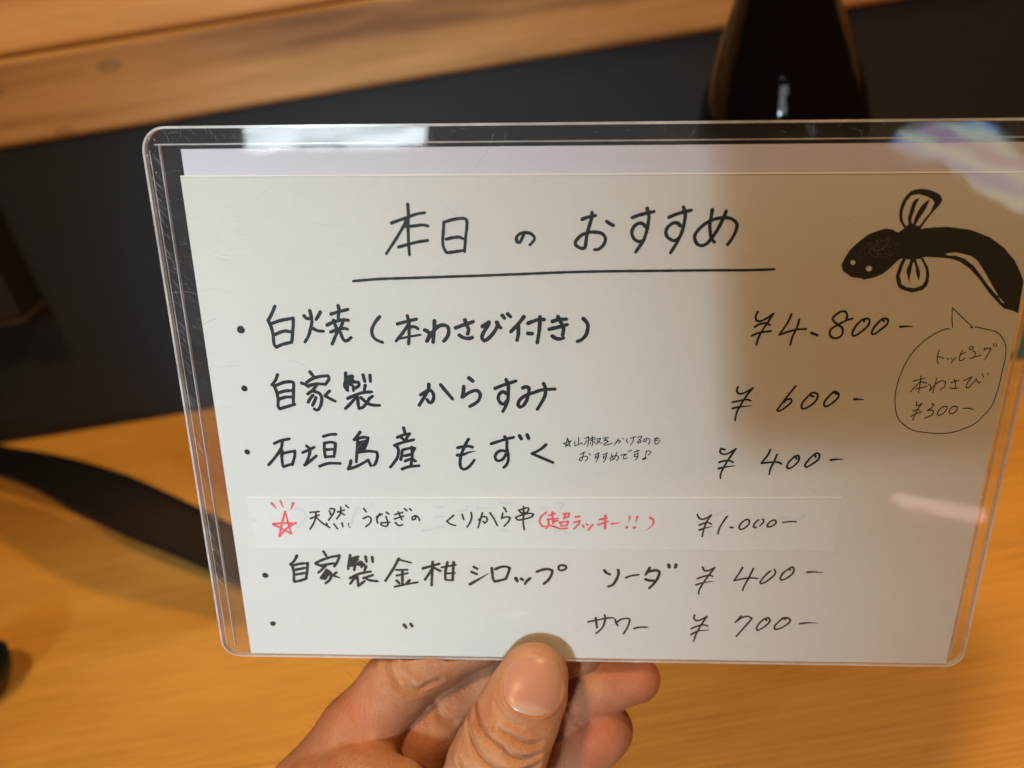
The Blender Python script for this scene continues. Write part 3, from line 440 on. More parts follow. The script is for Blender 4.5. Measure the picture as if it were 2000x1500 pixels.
('dish_line','k','paper',[(86,False,[7751,3190,7847,3130]),(86,False,[7675,3025,7825,2955]),(87,True,[7619,2610,7893,2790,8174,2984]),(86,False,[8266,3156,8280,2961,8295,2796,8347,2713]),(86,False,[8372,3127,8524,3200,8684,3213,8781,3163,8735,2987,8670,2821]),(87,False,[8347,2713,8500,2747,8679,2811]),(101,False,[8956,2825,9000,2733]),(86,False,[9107,2817,9161,2776]),(86,False,[9366,2831,9276,2736,9222,2642]),(86,False,[9570,3056,9729,3124,9888,3146,10004,3107,9996,2983,9908,2797,9767,2650]),(74,False,[10293,3284,10382,3265,10404,3183,10313,3111,10207,3130,10188,3211,10237,3277,10293,3284])]),
('dish_line','k','paper',[(86,False,[11506,3126,11579,3035,11669,2995]),(86,False,[11901,3141,11915,3009,11852,2802,11751,2635,11637,2592]),(64,False,[12131,2888,12269,2952,12487,2996]),(85,False,[12792,3224,12753,3122,12689,2998]),(86,False,[12789,3102,12928,3144,13051,3126,13082,3044,13030,2859,12933,2693,12817,2547]),(86,False,[12696,2844,12804,2805,12927,2806]),(106,False,[13328,3332,13350,3262]),(106,False,[13537,3335,13525,3254])]),
('price','k','paper',[(57,False,[14297,3269,14359,3155,14468,3157,14645,3260]),(57,False,[14645,3260,14500,3017,14346,2733,14244,2473,14251,2370]),(57,False,[14171,2885,14351,2964,14501,3004,14602,2967]),(57,True,[14152,2679,14366,2759,14665,2804]),(57,False,[15426,3270,15345,3079,15224,2835]),(57,False,[15224,2835,15491,2903,15706,2931,15893,2913]),(57,False,[15732,3236,15656,3007,15533,2672,15492,2517]),(57,False,[16215,3166,16090,3012,15968,2807,15996,2743,16131,2809,16309,2990,16372,3118,16329,3219]),(57,False,[16774,3199,16755,3275,16816,3313,16879,3226,16842,3073,16685,2919,16561,2866,16521,2929,16580,3095,16736,3249]),(57,True,[17256,3142,17438,3152,17704,3130])]),
('bullet_dot','k','paper',[(172,False,[1637,1149,1652,1156])]),
('ditto_mark','k','paper',[(104,False,[5608,1168,5659,1080]),(96,False,[5809,1204,5847,1126])]),
('dish_line','k','paper',[(63,False,[11082,1365,11363,1436,11654,1508,11822,1511]),(73,False,[11298,1502,11320,1355,11347,1167]),(63,False,[11560,1613,11577,1440,11506,1169,11330,963]),(63,False,[11869,1458,11907,1338,11956,1244]),(63,False,[11929,1365,12060,1474,12239,1504,12298,1438,12250,1208,12136,963]),(63,False,[12444,1158,12612,1201,12826,1204])]),
('price','k','paper',[(58,False,[14182,1654,14168,1534,14251,1456,14382,1498,14542,1607]),(58,False,[14542,1607,14415,1351,14281,1026,14211,726]),(59,False,[14114,1172,14287,1269,14463,1312,14589,1274]),(59,True,[14127,969,14321,1094,14650,1135]),(58,False,[15381,1420,15529,1636]),(58,False,[15381,1420,15556,1583,15730,1626,15847,1561,15770,1427,15614,1183,15446,924]),(58,False,[16274,1501,16225,1554,16309,1595,16373,1516,16330,1382,16168,1219,16063,1150,16014,1203,16064,1378,16203,1553]),(58,False,[16823,1550,16710,1575,16840,1603,16946,1539,16926,1419,16744,1255,16573,1185,16521,1252,16574,1386,16732,1575]),(58,True,[17250,1397,17478,1433,17771,1427])]),
('speech_bubble','k','paper',[(23,False,[19975,10287,19924,10303,19738,10229,19501,10066,19254,9807,19080,9499,18975,9163,18915,8823,18910,8479,18970,8132,19085,7857,19276,7669,19505,7530,19792,7468,20213,7437,20531,7464,20833,7575,21083,7715,21251,7917,21422,8216,21478,8512,21506,8830,21507,9168,21518,9455,21498,9691,21441,9903,21274,10136,21100,10241,20894,10287,20596,10357]),(23,False,[20055,10334,19997,10576,19957,10845]),(22,False,[19957,10845,20245,10598,20556,10333]),(23,False,[20491,10329,20555,10340])]),
('bubble_note','k','paper',[(24,False,[19821,9758,19808,9579,19830,9408,19876,9393]),(24,False,[19811,9564,19909,9541,19980,9510]),(24,False,[20066,9518,20108,9487]),(24,False,[20152,9526,20187,9494]),(24,False,[20268,9533,20216,9456,20183,9393]),(24,False,[20406,9735,20366,9596,20373,9471,20434,9456,20502,9526]),(24,False,[20366,9596,20494,9689]),(24,False,[20598,9835,20666,9820,20654,9766,20586,9743,20563,9789,20598,9835]),(24,False,[20670,9720,20736,9673,20743,9596]),(24,False,[20636,9511,20764,9565,20896,9596]),(24,False,[20945,9797,20942,9735]),(24,False,[20948,9743,21012,9789,21107,9782,21068,9643,20999,9472]),(24,False,[21148,9905,21175,9843]),(24,False,[21221,9905,21227,9836]),(24,False,[19479,9046,19490,8887,19497,8568]),(24,False,[19304,8895,19592,8983]),(24,False,[19478,8871,19380,8744,19276,8607]),(24,False,[19490,8887,19659,8848]),(25,False,[19405,8680,19673,8760]),(24,False,[19879,8984,19881,8841,19852,8577]),(24,False,[19717,8808,19777,8761,19762,8625]),(25,False,[19762,8625,19899,8825,20031,8913,20134,8873,20119,8746,20023,8657]),(24,False,[20269,8858,20455,8929]),(24,False,[20333,8953,20397,8842,20402,8730]),(24,False,[20263,8722,20363,8698,20486,8715]),(24,False,[20590,8914,20776,9025,20700,8874,20675,8731,20742,8723,20824,8843,20888,8970,20969,8851,21015,8883]),(24,False,[21024,9104,21071,9010]),(24,False,[21152,9128,21171,9065]),(25,False,[19484,8326,19485,8228,19552,8229,19638,8294]),(25,False,[19638,8294,19541,8115,19463,7803]),(25,False,[19429,8065,19527,8106,19612,8090]),(25,False,[19407,7918,19529,8000,19663,8050]),(25,False,[19879,8278,19934,8262,19903,8181,19792,8083]),(25,False,[19800,8083,19917,8100,19968,8059,19926,7953,19760,7870]),(25,False,[20183,8198,20271,8207,20296,8150,20229,8019,20122,7945,20070,7986,20096,8100,20210,8215]),(25,False,[20451,8199,20540,8200,20559,8135,20498,8020,20396,8004,20362,8069,20397,8167,20477,8224]),(25,False,[20714,8144,20846,8152,20971,8120])]),
('ghost_writing','g','strip',[(142,False,[1495,4674,1507,4669]),(85,False,[2512,4999,2727,5040,2913,5016,3004,4873,2951,4689,2737,4449]),(84,False,[4510,5095,4373,4834,4254,4517]),(84,False,[4464,5095,4576,5044]),(84,False,[4737,5175,4768,5111]),(84,False,[4904,5228,4945,5151]),(85,False,[6312,4380,6524,4409])]),
('ghost_writing','g','strip',[(70,False,[6707,5125,6938,5136]),(70,False,[6694,4817,6927,4836]),(71,False,[6680,4489,7046,4526]),(70,False,[7574,5165,7747,5151]),(70,False,[7889,5104,8206,5115]),(69,False,[8511,5286,8869,5274]),(70,False,[8541,4410,8716,4395]),(70,False,[7324,5018,7600,5053])]),
('ghost_writing','g','strip',[(69,False,[9683,5143,9888,5124]),(69,False,[10073,5292,10332,5274,10186,5064]),(70,False,[10063,4301,10118,4387]),(70,False,[10344,4368,10495,4306])]),
('ghost_writing','g','strip',[(55,False,[14382,5183,14391,5068]),(55,False,[14810,5110,14535,4954]),(56,False,[14404,4429,14433,4273]),(55,False,[15626,5042,15554,4906]),(55,False,[15804,4947,15663,4286]),(55,False,[16300,4875,16517,4897]),(55,False,[16927,4997,16829,4823,17013,4978])])]
FILLS = [
('k',0,[17076,11925,17164,12154,17229,12285,17321,12392,17486,12557,17633,12674,17831,12756,18009,12813,18103,12808,18199,12789,18275,12746,18349,12718,18410,12776,18474,12811,18682,12815,18869,12804,19005,12825,19189,12836,19192,12859,19235,12835,19463,12851,19651,12833,19818,12805,20006,12785,20178,12733,20376,12657,20551,12591,20762,12454,20949,12330,21109,12164,21238,12044,21403,11804,21568,11513,21584,11122,21603,10700,21421,10775,21221,10825,21078,10949,20788,11221,20488,11564,20203,11831,19938,12000,19715,12073,19500,12098,19121,12123,18893,12081,18610,12089,18494,12077,18411,12005,18331,11909,18229,11801,18103,11692,17902,11607,17671,11559,17599,11596,17377,11621,17143,11768]),
('k',0,[18474,12811,18382,12928,18326,13021,18296,13137,18295,13253,18312,13413,18371,13550,18475,13685,18582,13730,18716,13752,18925,13723,19071,13670,19197,13601,19269,13476,19215,13362,19129,13259,19046,13133,18946,12972,18868,12814]),
('p',1,[18513,12858,18421,12974,18380,13091,18371,13252,18419,13458,18512,13594,18690,13627,18882,13569,19032,13496,19085,13409,19054,13294,19016,13179,18931,13064,18869,12949,18809,12861,18695,12880,18616,12939]),
('k',2,[18515,12846,18519,12892,18628,12938,18716,12891,18859,12867,18853,12762,18551,12764]),
('k',2,[18716,13536,18685,13445,18665,13388,18645,13308,18644,13228,18610,13124,18608,13020,18637,12880,18561,12881,18533,12997,18512,13090,18532,13182,18546,13309,18564,13412,18609,13491,18662,13521]),
('k',2,[18972,13496,18943,13409,18922,13329,18882,13226,18820,13111,18777,13019,18701,12845,18653,12880,18685,13089,18724,13204,18765,13307,18830,13399,18920,13478]),
('k',0,[18552,12082,18501,11957,18472,11837,18443,11643,18489,11496,18527,11398,18610,11324,18724,11279,18910,11232,19048,11267,19162,11298,19241,11396,19267,11494,19256,11689,19200,11858,19107,11991,19043,12094]),
('p',1,[18627,12058,18587,11933,18562,11788,18540,11654,18592,11520,18615,11447,18746,11368,18940,11343,19120,11409,19181,11543,19177,11665,19151,11798,19066,11955,18989,12071]),
('k',2,[18739,12088,18717,11932,18685,11836,18688,11739,18743,11617,18801,11471,18793,11642,18798,11763,18803,11908,18816,12004,18870,11932,18901,11811,18948,11666,19026,11519,19030,11641,19015,11762,18929,11932,18857,12088]),
('p',1,[19543,12188,19631,12216,19782,12225,19926,12204,20170,12143,20355,12023,20476,11879,20662,11637,20855,11368,21011,11172,20997,11147,20933,11209,20699,11442,20489,11686,20284,11903,20043,12072,19794,12154,19655,12150]),
('p',1,[21031,11127,21146,11024,21228,10949,21142,10986,21075,11061]),
('p',1,[17286,11985,17303,12033,17343,12047,17398,12028,17419,11980,17383,11932,17331,11932]),
('p',1,[17684,11839,17708,11887,17754,11902,17816,11882,17846,11834,17817,11785,17773,11761,17715,11785]),
('s',1,[17874,12285,17870,12274,17858,12279,17859,12291,17868,12292]),
('s',1,[18048,12292,18037,12281,18022,12284,18018,12303,18036,12302]),
('s',1,[17639,12396,17636,12386,17625,12389,17623,12404,17635,12405]),
('s',1,[17486,12234,17483,12227,17473,12228,17471,12240,17481,12242]),
('s',1,[18062,12392,18057,12383,18045,12387,18045,12399,18055,12398]),
('s',1,[17977,12006,17971,11996,17961,11999,17955,12015,17970,12020]),
('s',1,[18127,12368,18118,12353,18097,12361,18100,12376,18113,12380]),
('s',1,[18120,12437,18119,12432,18112,12434,18110,12440,18117,12441]),
('s',1,[18041,12342,18037,12333,18020,12338,18022,12351,18034,12357]),
('s',1,[17605,12367,17602,12357,17590,12363,17593,12372,17601,12375]),
('s',1,[17986,11933,17984,11925,17976,11929,17974,11939,17983,11940]),
('s',1,[18056,12303,18044,12289,18026,12296,18025,12312,18042,12318]),
('s',1,[17836,11878,17833,11863,17817,11869,17815,11890,17830,11888]),
('s',1,[18123,12109,18114,12102,18099,12105,18100,12115,18114,12121]),
('s',1,[18118,12586,18113,12570,18095,12579,18096,12592,18109,12599]),
('s',1,[17698,12468,17690,12458,17678,12464,17679,12473,17690,12475]),
('s',1,[17925,12129,17921,12112,17903,12122,17899,12140,17916,12146]),
('s',1,[17970,12208,17962,12193,17949,12203,17946,12216,17960,12224]),
('s',1,[17834,12413,17829,12405,17821,12409,17817,12418,17828,12423]),
('s',1,[18145,12520,18139,12506,18122,12514,18119,12528,18137,12530]),
('s',1,[18016,12327,18011,12314,17997,12320,17997,12335,18011,12337]),
('s',1,[17829,12344,17825,12337,17816,12341,17817,12347,17823,12350]),
('s',1,[18238,12168,18230,12158,18213,12162,18214,12178,18228,12178]),
('s',1,[17917,12190,17907,12180,17891,12185,17893,12195,17904,12201]),
('s',1,[17372,11971,17369,11957,17352,11965,17354,11976,17365,11980]),
('s',1,[17859,12516,17855,12507,17845,12511,17844,12520,17854,12521]),
('s',1,[17917,12357,17915,12350,17903,12352,17903,12363,17914,12367]),
('s',1,[18257,12028,18255,12019,18243,12022,18240,12033,18252,12037]),
('s',1,[18396,12307,18391,12300,18383,12304,18384,12310,18391,12311]),
('s',1,[18137,12473,18126,12460,18108,12467,18109,12484,18125,12482]),
('s',1,[17665,11938,17660,11925,17643,11932,17644,11946,17657,11952]),
('s',1,[17779,12316,17772,12306,17759,12311,17755,12325,17771,12325]),
('s',1,[18375,12444,18373,12434,18362,12438,18361,12451,18370,12453]),
('s',1,[17933,12563,17928,12552,17915,12557,17916,12569,17926,12572]),
('s',1,[17664,12337,17659,12331,17653,12333,17651,12340,17659,12342]),
('s',1,[17763,12394,17759,12385,17751,12388,17751,12398,17757,12404]),
('s',1,[17685,12390,17679,12383,17668,12386,17667,12395,17678,12399]),
('s',1,[17950,12439,17944,12424,17931,12433,17931,12446,17942,12455]),
('s',1,[18047,12398,18041,12388,18033,12393,18030,12403,18040,12403]),
('s',1,[17921,12272,17914,12262,17901,12267,17904,12278,17912,12281]),
('s',1,[17645,12457,17641,12444,17628,12452,17623,12463,17637,12466]),
('s',1,[18184,12488,18181,12484,18175,12485,18174,12492,18180,12492]),
('s',1,[17712,12336,17708,12325,17697,12332,17696,12341,17706,12344]),
('s',1,[18201,12354,18195,12343,18181,12348,18180,12360,18193,12367]),
('s',1,[18070,12457,18065,12447,18056,12452,18055,12464,18063,12467]),
('s',1,[18209,12109,18206,12101,18190,12102,18191,12116,18203,12116]),
('s',1,[17977,12142,17972,12135,17962,12138,17961,12148,17971,12147]),
('s',1,[17732,12353,17725,12341,17711,12349,17710,12360,17724,12359]),
('s',1,[18120,12384,18115,12374,18102,12379,18102,12392,18112,12394]),
('s',1,[17962,12310,17956,12297,17943,12303,17942,12320,17952,12324]),
('s',1,[17776,12189,17767,12176,17755,12182,17751,12197,17766,12201]),
('s',1,[18216,11851,18207,11841,18194,11846,18194,11858,18204,11862]),
('s',1,[17796,12180,17791,12170,17774,12176,17777,12190,17787,12188]),
('s',1,[17864,12402,17857,12388,17843,12397,17842,12410,17855,12410]),
('s',1,[17865,12488,17863,12481,17856,12484,17856,12491,17863,12492]),
('s',1,[17525,12102,17519,12090,17506,12097,17506,12107,17516,12111]),
('s',1,[18133,12211,18123,12198,18106,12205,18106,12217,18122,12225]),
('s',1,[18380,12441,18375,12429,18359,12433,18359,12448,18370,12455]),
('s',1,[17886,12246,17878,12237,17864,12242,17864,12250,17877,12257]),
('s',1,[17828,12268,17824,12258,17812,12262,17812,12275,17824,12277]),
('s',1,[17658,12170,17649,12157,17634,12163,17634,12179,17645,12179]),
('s',1,[17829,12325,17820,12310,17802,12320,17805,12331,17816,12340]),
('s',1,[17871,12467,17866,12455,17854,12463,17852,12474,17865,12478]),
('s',1,[17636,12117,17633,12111,17624,12113,17624,12121,17631,12123]),
('s',1,[17765,12334,17757,12320,17738,12326,17739,12344,17756,12344]),
('s',1,[17989,12281,17981,12272,17969,12276,17968,12286,17978,12289]),
('s',1,[17749,11883,17746,11867,17727,11877,17727,11892,17743,11894]),
('s',1,[18122,12575,18119,12570,18111,12572,18110,12579,18117,12582]),
('s',1,[17877,12403,17871,12392,17861,12398,17860,12411,17871,12410]),
('s',1,[18076,12358,18068,12349,18055,12352,18052,12365,18066,12373]),
('s',1,[17857,12280,17849,12269,17834,12272,17836,12287,17846,12292]),
('s',1,[17686,12475,17681,12467,17669,12470,17671,12482,17681,12484]),
('s',1,[17832,12150,17828,12136,17816,12142,17816,12157,17826,12163]),
('s',1,[17850,12506,17845,12501,17839,12503,17838,12509,17845,12513]),
('s',1,[18152,12496,18145,12489,18134,12491,18133,12500,18144,12506]),
('s',1,[18343,12305,18336,12298,18327,12300,18325,12309,18334,12313]),
('s',1,[18015,12450,18011,12446,18005,12447,18005,12452,18011,12454]),
('s',1,[17997,12528,17993,12515,17976,12520,17976,12539,17990,12540]),
('s',1,[17714,12242,17708,12229,17692,12237,17692,12251,17707,12252]),
('s',1,[17725,12217,17718,12208,17705,12211,17702,12226,17717,12227]),
('s',1,[18025,12501,18019,12491,18004,12493,18004,12509,18016,12518]),
('s',1,[18210,12261,18206,12252,18194,12255,18194,12267,18205,12270]),
('s',1,[18222,12154,18215,12146,18203,12148,18202,12160,18214,12161]),
('s',1,[18198,12395,18193,12384,18182,12388,18181,12403,18193,12407]),
('s',1,[17898,12440,17894,12429,17882,12435,17882,12447,17893,12447]),
('s',1,[17979,12296,17975,12285,17955,12289,17955,12305,17970,12313]),
('s',1,[17772,12454,17767,12448,17760,12451,17759,12457,17766,12461]),
('s',1,[18173,12293,18166,12283,18154,12287,18153,12299,18164,12305]),
('s',1,[17571,12107,17563,12100,17552,12102,17554,12111,17563,12114]),
('s',1,[17935,12288,17926,12276,17914,12281,17913,12294,17925,12297]),
('s',1,[17882,12520,17876,12511,17867,12515,17865,12527,17874,12528]),
('s',1,[17599,12338,17591,12326,17575,12330,17574,12349,17589,12350]),
('s',1,[17944,12252,17937,12243,17922,12247,17923,12258,17936,12259]),
('s',1,[18157,12127,18151,12116,18139,12121,18137,12133,18149,12139]),
('s',1,[17962,12395,17959,12385,17949,12389,17945,12403,17958,12402]),
('s',1,[17820,11992,17813,11986,17801,11988,17803,11999,17811,11999]),
('s',1,[17465,12163,17462,12155,17453,12159,17452,12167,17460,12171]),
('s',1,[17340,11909,17333,11900,17324,11906,17323,11915,17332,11917]),
('s',1,[17864,12506,17855,12493,17842,12500,17840,12513,17853,12515]),
('s',1,[17534,12044,17531,12036,17522,12040,17522,12049,17528,12053]),
('s',1,[18333,12206,18330,12199,18319,12202,18320,12211,18328,12213]),
('s',1,[18070,12419,18063,12412,18056,12416,18053,12423,18062,12426]),
('s',1,[17907,12322,17902,12316,17894,12319,17894,12326,17901,12328]),
('s',1,[18102,12582,18100,12576,18091,12579,18092,12586,18099,12590]),
('s',1,[17840,12288,17831,12280,17822,12282,17821,12293,17832,12297]),
('s',1,[18340,12425,18334,12409,18315,12417,18316,12432,18329,12440]),
('s',1,[17758,12480,17753,12472,17742,12474,17741,12487,17751,12489]),
('s',1,[17853,12539,17844,12527,17827,12532,17827,12546,17840,12552]),
('s',1,[18307,12188,18301,12180,18292,12183,18290,12195,18299,12194]),
('s',1,[18005,12212,18001,12200,17984,12206,17984,12222,17998,12224]),
('s',1,[18014,11929,18005,11919,17990,11921,17990,11937,18004,11941]),
('s',1,[17809,12355,17801,12339,17783,12349,17784,12361,17799,12369]),
('s',1,[17744,12275,17735,12263,17716,12266,17716,12285,17735,12287]),
('s',1,[17657,12029,17647,12020,17632,12021,17633,12035,17647,12038]),
('s',1,[18041,12110,18034,12102,18021,12107,18021,12117,18033,12118]),
('s',1,[18357,12061,18350,12048,18333,12054,18333,12069,18347,12071]),
('s',1,[17954,12474,17946,12467,17934,12470,17934,12481,17944,12481]),
('s',1,[17718,12430,17712,12420,17699,12424,17700,12436,17709,12438]),
('s',1,[18093,12526,18083,12512,18069,12520,18066,12534,18079,12542]),
('s',1,[17879,11766,17874,11759,17867,11762,17864,11770,17872,11774]),
('s',1,[17853,12249,17847,12243,17840,12245,17839,12253,17847,12257]),
('s',1,[17421,11889,17416,11877,17402,11885,17405,11897,17415,11898]),
('s',1,[17670,12381,17664,12371,17654,12376,17651,12388,17661,12393]),
('s',1,[18373,12467,18367,12462,18361,12463,18359,12472,18367,12473]),
('s',1,[18139,12406,18133,12399,18121,12403,18121,12414,18132,12418]),
('s',1,[17873,12177,17871,12170,17863,12175,17863,12181,17870,12182]),
('s',1,[18258,12183,18255,12174,18248,12178,18246,12187,18253,12191]),
('s',1,[17501,12247,17497,12238,17486,12242,17487,12252,17497,12255]),
('s',1,[17751,12425,17743,12415,17729,12419,17728,12432,17740,12440]),
('s',1,[17731,12465,17727,12458,17717,12461,17715,12470,17726,12472]),
('s',1,[17972,12379,17969,12373,17962,12376,17962,12382,17969,12385]),
('s',1,[17941,12180,17936,12165,17920,12175,17921,12189,17934,12196]),
('s',1,[17960,12521,17952,12513,17938,12516,17937,12530,17949,12530]),
('s',1,[18289,12457,18284,12442,18267,12452,18266,12467,18283,12467]),
('s',1,[17330,12079,17321,12067,17307,12072,17308,12088,17320,12088]),
('s',1,[18179,12174,18174,12167,18167,12172,18166,12177,18173,12180]),
('s',1,[17912,12518,17908,12507,17898,12513,17896,12523,17907,12531]),
('s',1,[18261,12204,18254,12196,18241,12197,18242,12211,18252,12217]),
('s',1,[17909,12395,17898,12383,17885,12390,17887,12401,17898,12405]),
('s',1,[17475,12130,17471,12119,17454,12123,17457,12140,17469,12143]),
('s',1,[17845,12453,17840,12446,17829,12450,17829,12459,17840,12460]),
('s',1,[17689,12468,17683,12462,17672,12463,17674,12474,17682,12476]),
('s',1,[18418,12190,18412,12181,18396,12184,18397,12198,18409,12202]),
('s',1,[18135,12581,18128,12572,18116,12576,18118,12585,18128,12590]),
('s',1,[17991,12339,17985,12332,17975,12334,17975,12344,17985,12346]),
('s',1,[17847,12404,17841,12395,17832,12399,17831,12408,17841,12413]),
('s',1,[18104,12445,18099,12439,18091,12442,18092,12450,18098,12451]),
('s',1,[17508,12056,17499,12047,17486,12050,17482,12064,17497,12068]),
('s',1,[17627,12216,17623,12211,17614,12212,17616,12222,17623,12223]),
('s',1,[17967,12142,17963,12137,17954,12139,17953,12148,17961,12150]),
('s',1,[17890,12460,17885,12452,17873,12454,17872,12465,17883,12470])]
idx = 0
for name, col, base, strokes in STROKES:
    V, Fc = [], []
    for wd, tp, pts in strokes:
        pts = [(pts[i] * 1e-5, pts[i + 1] * 1e-5) for i in range(0, len(pts), 2)]
        cur = [pts[0]]; runs = []
        for i in range(1, len(pts)):
            cur.append(pts[i])
            if i < len(pts) - 1:
                a = Vector(pts[i]) - Vector(pts[i - 1]); b = Vector(pts[i + 1]) - Vector(pts[i])
                if a.length > 0 and b.length > 0 and a.angle(b) > rad(72): runs.append(cur); cur = [pts[i]]
        runs.append(cur)
        for r in runs:
            ribbon(V, Fc, r, wd * 1e-5, ZL[base] + idx * 2.5e-7, tp and len(runs) == 1); idx += 1
    idx = idx if idx < 300 else 0
    mesh_obj(name, V, Fc, MAT[col], menu)
byname = {}
V, Fc, FM = [], [], []
kk = 0
for col, layer, pts in FILLS:
    p = [(pts[i] * 1e-5, pts[i + 1] * 1e-5) for i in range(0, len(pts), 2)]; b = len(V)
    z = .00003 + layer * .00002 + kk * 1.0e-7; kk += 1
    V += [(x, y, z) for x, y in p]
    # ngon, wound to face the viewer
    A = sum(p[i][0] * p[(i + 1) % len(p)][1] - p[(i + 1) % len(p)][0] * p[i][1] for i in range(len(p)))
    f = tuple(range(b, b + len(p))); Fc.append(f if A > 0 else f[::-1]); FM.append({'k': 0, 'p': 1, 's': 2}[col])
mesh_obj('eel_print', V, Fc, None, menu, mats=[M_PRINT, M_PAPER, M_SPECK], fm=FM)

# ------------------------------------------------------------------ the hand (card frame, millimetres until the end)
CH = [(6.0,[[50.3,-147.97,46.65,27.5],[49.81,-111.22,31.75,24.0],[40.13,-79.4,21.04,17.92]],1),
(9.0,[[40.13,-79.4,21.04,17.6],[26.28,-56.34,15.66,14.6],[23.09,-48.81,13.16,13.65]],1),
(9.0,[[49.8,-106.69,30.18,19.2],[71.11,-91.04,13.32,15.33],[87.66,-78.89,6.34,13.44]],1),
(9.0,[[49.8,-106.69,30.18,19.2],[54.42,-76.72,8.97,12.33],[57.1,-67.66,1.48,10.5]],1),
(2.2,[[18.35,-56.26,15.94,13.65],[26.85,-41.87,11.66,12.64],[40.94,-24.53,6.15,12.11],[51.41,-11.67,0.21,10.11],[63.93,-5.58,-5.56,8.32],[76.62,-0.61,-8.83,7.55],[87.89,4.46,-9.97,7.04]],1),
(1.2,[[54.42,-76.72,8.97,11.67],[55.52,-42.7,4.5,10.37],[60.17,-28.98,0.61,9.52],[66.75,-21.4,-6.52,8.04],[79.32,-16.77,-11.79,6.97],[94.26,-10.82,-11.25,6.72],[102.4,-7.7,-10.52,6.51],[109.76,-5.07,-9.6,6.13]],1),
(1.2,[[70.69,-90.18,8.8,12.53],[79.85,-59.12,-3.42,9.52],[89.16,-46.36,-8.22,8.5],[97.63,-37.22,-9.6,7.76],[106.22,-27.06,-9.23,8.3],[115.83,-17.6,-8.65,8.17],[127.16,-13.55,-8.37,7.29]],1),
(1.2,[[87.68,-85.23,8.55,12.43],[94.37,-63.63,3.95,9.96],[100.93,-49.5,0.9,9.22],[108.26,-39.14,-1.92,8.86],[113.91,-32.7,-3.32,8.82],[117.34,-30.26,-4.3,8.82]],1),
(1.8,[[51.34,-93.6,34.04,20.11],[56.96,-65.88,30.53,17.48],[57.61,-43.8,27.06,13.32],[54.08,-31.74,24.05,11.79],[44.03,-29.97,21.7,13.08],[33.27,-36.04,19.99,13.32]],1),
(3.5,[[61.81,-73.84,35.24,17.92],[75.12,-43.59,31.62,14.18],[81.37,-27.78,26.93,12.96],[83.91,-18.68,23.14,12.56],[86.85,-13.05,19.48,11.7],[90.12,-7.69,15.37,11.15],[93.29,-2.84,10.91,10.23],[94.9,0.53,7.56,9.13]],1.3),
(8.0,[[50.3,-147.97,46.65,27.5],[42.3,-153.97,86.65,26.5],[32.3,-157.97,141.65,30.0]],1)]
def smin(a, b, k):
    h = np.clip(.5 + .5 * (b - a) / k, 0, 1); return b + (a - b) * h - k * h * (1 - h)
def seg_sdf(P, a, b, sq):
    pa = P - a[:3]; ba = b[:3] - a[:3]; t = np.clip((pa @ ba) / (ba @ ba), 0, 1)
    ts = t * t * (3 - 2 * t); r = a[3] + (b[3] - a[3]) * ts
    d = pa - t[..., None] * ba
    if sq != 1: d = d * np.array([1, 1, sq], dtype=np.float32)
    return np.sqrt((d * d).sum(-1)) - r
GROOVES = [(60,170,-60,5,15.22189111419124,0.95,0.6,[(76.69,-1.03),
(80.05,-3.44),
(83.42,-4.9),
(86.78,-6.36),
(88.12,-7.8),
(91.49,-9.58),
(96.19,-10.73)]),
(60,170,-60,5,15.22189111419124,0.75,0.5,[(84.08,-2.84),
(88.45,-4.31),
(92.82,-6.58),
(96.85,-8.2)]),
(60,170,-60,5,15.22189111419124,1.0,0.6,[(76.53,-4.68),
(78.72,-7.23),
(82.42,-9.49),
(86.12,-11.11),
(90.82,-11.95),
(96.2,-13.11)]),
(60,170,-60,5,15.22189111419124,0.4,0.35,[(85.43,-5.39),
(87.45,-6.05),
(88.79,-7.33)]),
(60,170,-60,5,15.22189111419124,0.35,0.4,[(84.07,1.28),
(86.76,-0.65),
(91.47,-2.91)]),
(60,170,-60,5,15.22189111419124,0.8,0.45,[(74.37,-11.0),
(77.73,-12.94),
(80.76,-15.5)]),
(20,140,-60,5,-40,0.8,0.7,[(48.73,1.83),
(52.11,-1.39),
(55.79,-4.9),
(60.7,-6.8),
(66.21,-5.58)]),
(20,140,-60,5,-40,0.5,0.6,[(50.26,1.81),
(54.56,-1.99),
(59.47,-4.94)]),
(20,140,-60,5,-40,0.3,0.5,[(57.02,-6.65),
(60.7,-8.13),
(65.0,-8.35)]),
(20,140,-60,5,-40,0.25,0.5,[(44.75,-0.16),
(49.66,-4.84),
(54.57,-7.79)]),
(20,180,-60,5,-40,0.6,0.6,[(64.45,-16.11),
(66.75,-19.23),
(71.02,-22.68)]),
(20,180,-60,5,-40,0.4,0.6,[(64.12,-17.34),
(66.75,-20.47),
(70.04,-22.98)]),
(20,180,-60,5,-40,0.6,0.7,[(104.45,-20.83),
(106.75,-23.33),
(110.03,-25.52)])]
def polyd(X, Y, pts):
    best = np.full(X.shape, 1e3, np.float32)
    for (x0, y0), (x1, y1) in zip(pts[:-1], pts[1:]):
        bx, by = x1 - x0, y1 - y0; t = np.clip(((X - x0) * bx + (Y - y0) * by) / (bx * bx + by * by), 0, 1)
        best = np.minimum(best, np.hypot(X - x0 - t * bx, Y - y0 - t * by))
    return best
allp = np.array([p for c in CH for p in c[1]], dtype=np.float32)
lo = (allp[:, :3] - allp[:, 3:4]).min(0) - 3; hi = (allp[:, :3] + allp[:, 3:4]).max(0) + 3
h = .5
dim = np.ceil((hi - lo) / h).astype(int)
D = np.full(dim, 6.0, np.float32)
ax = [lo[i] + h * np.arange(dim[i], dtype=np.float32) for i in range(3)]
thumb = None
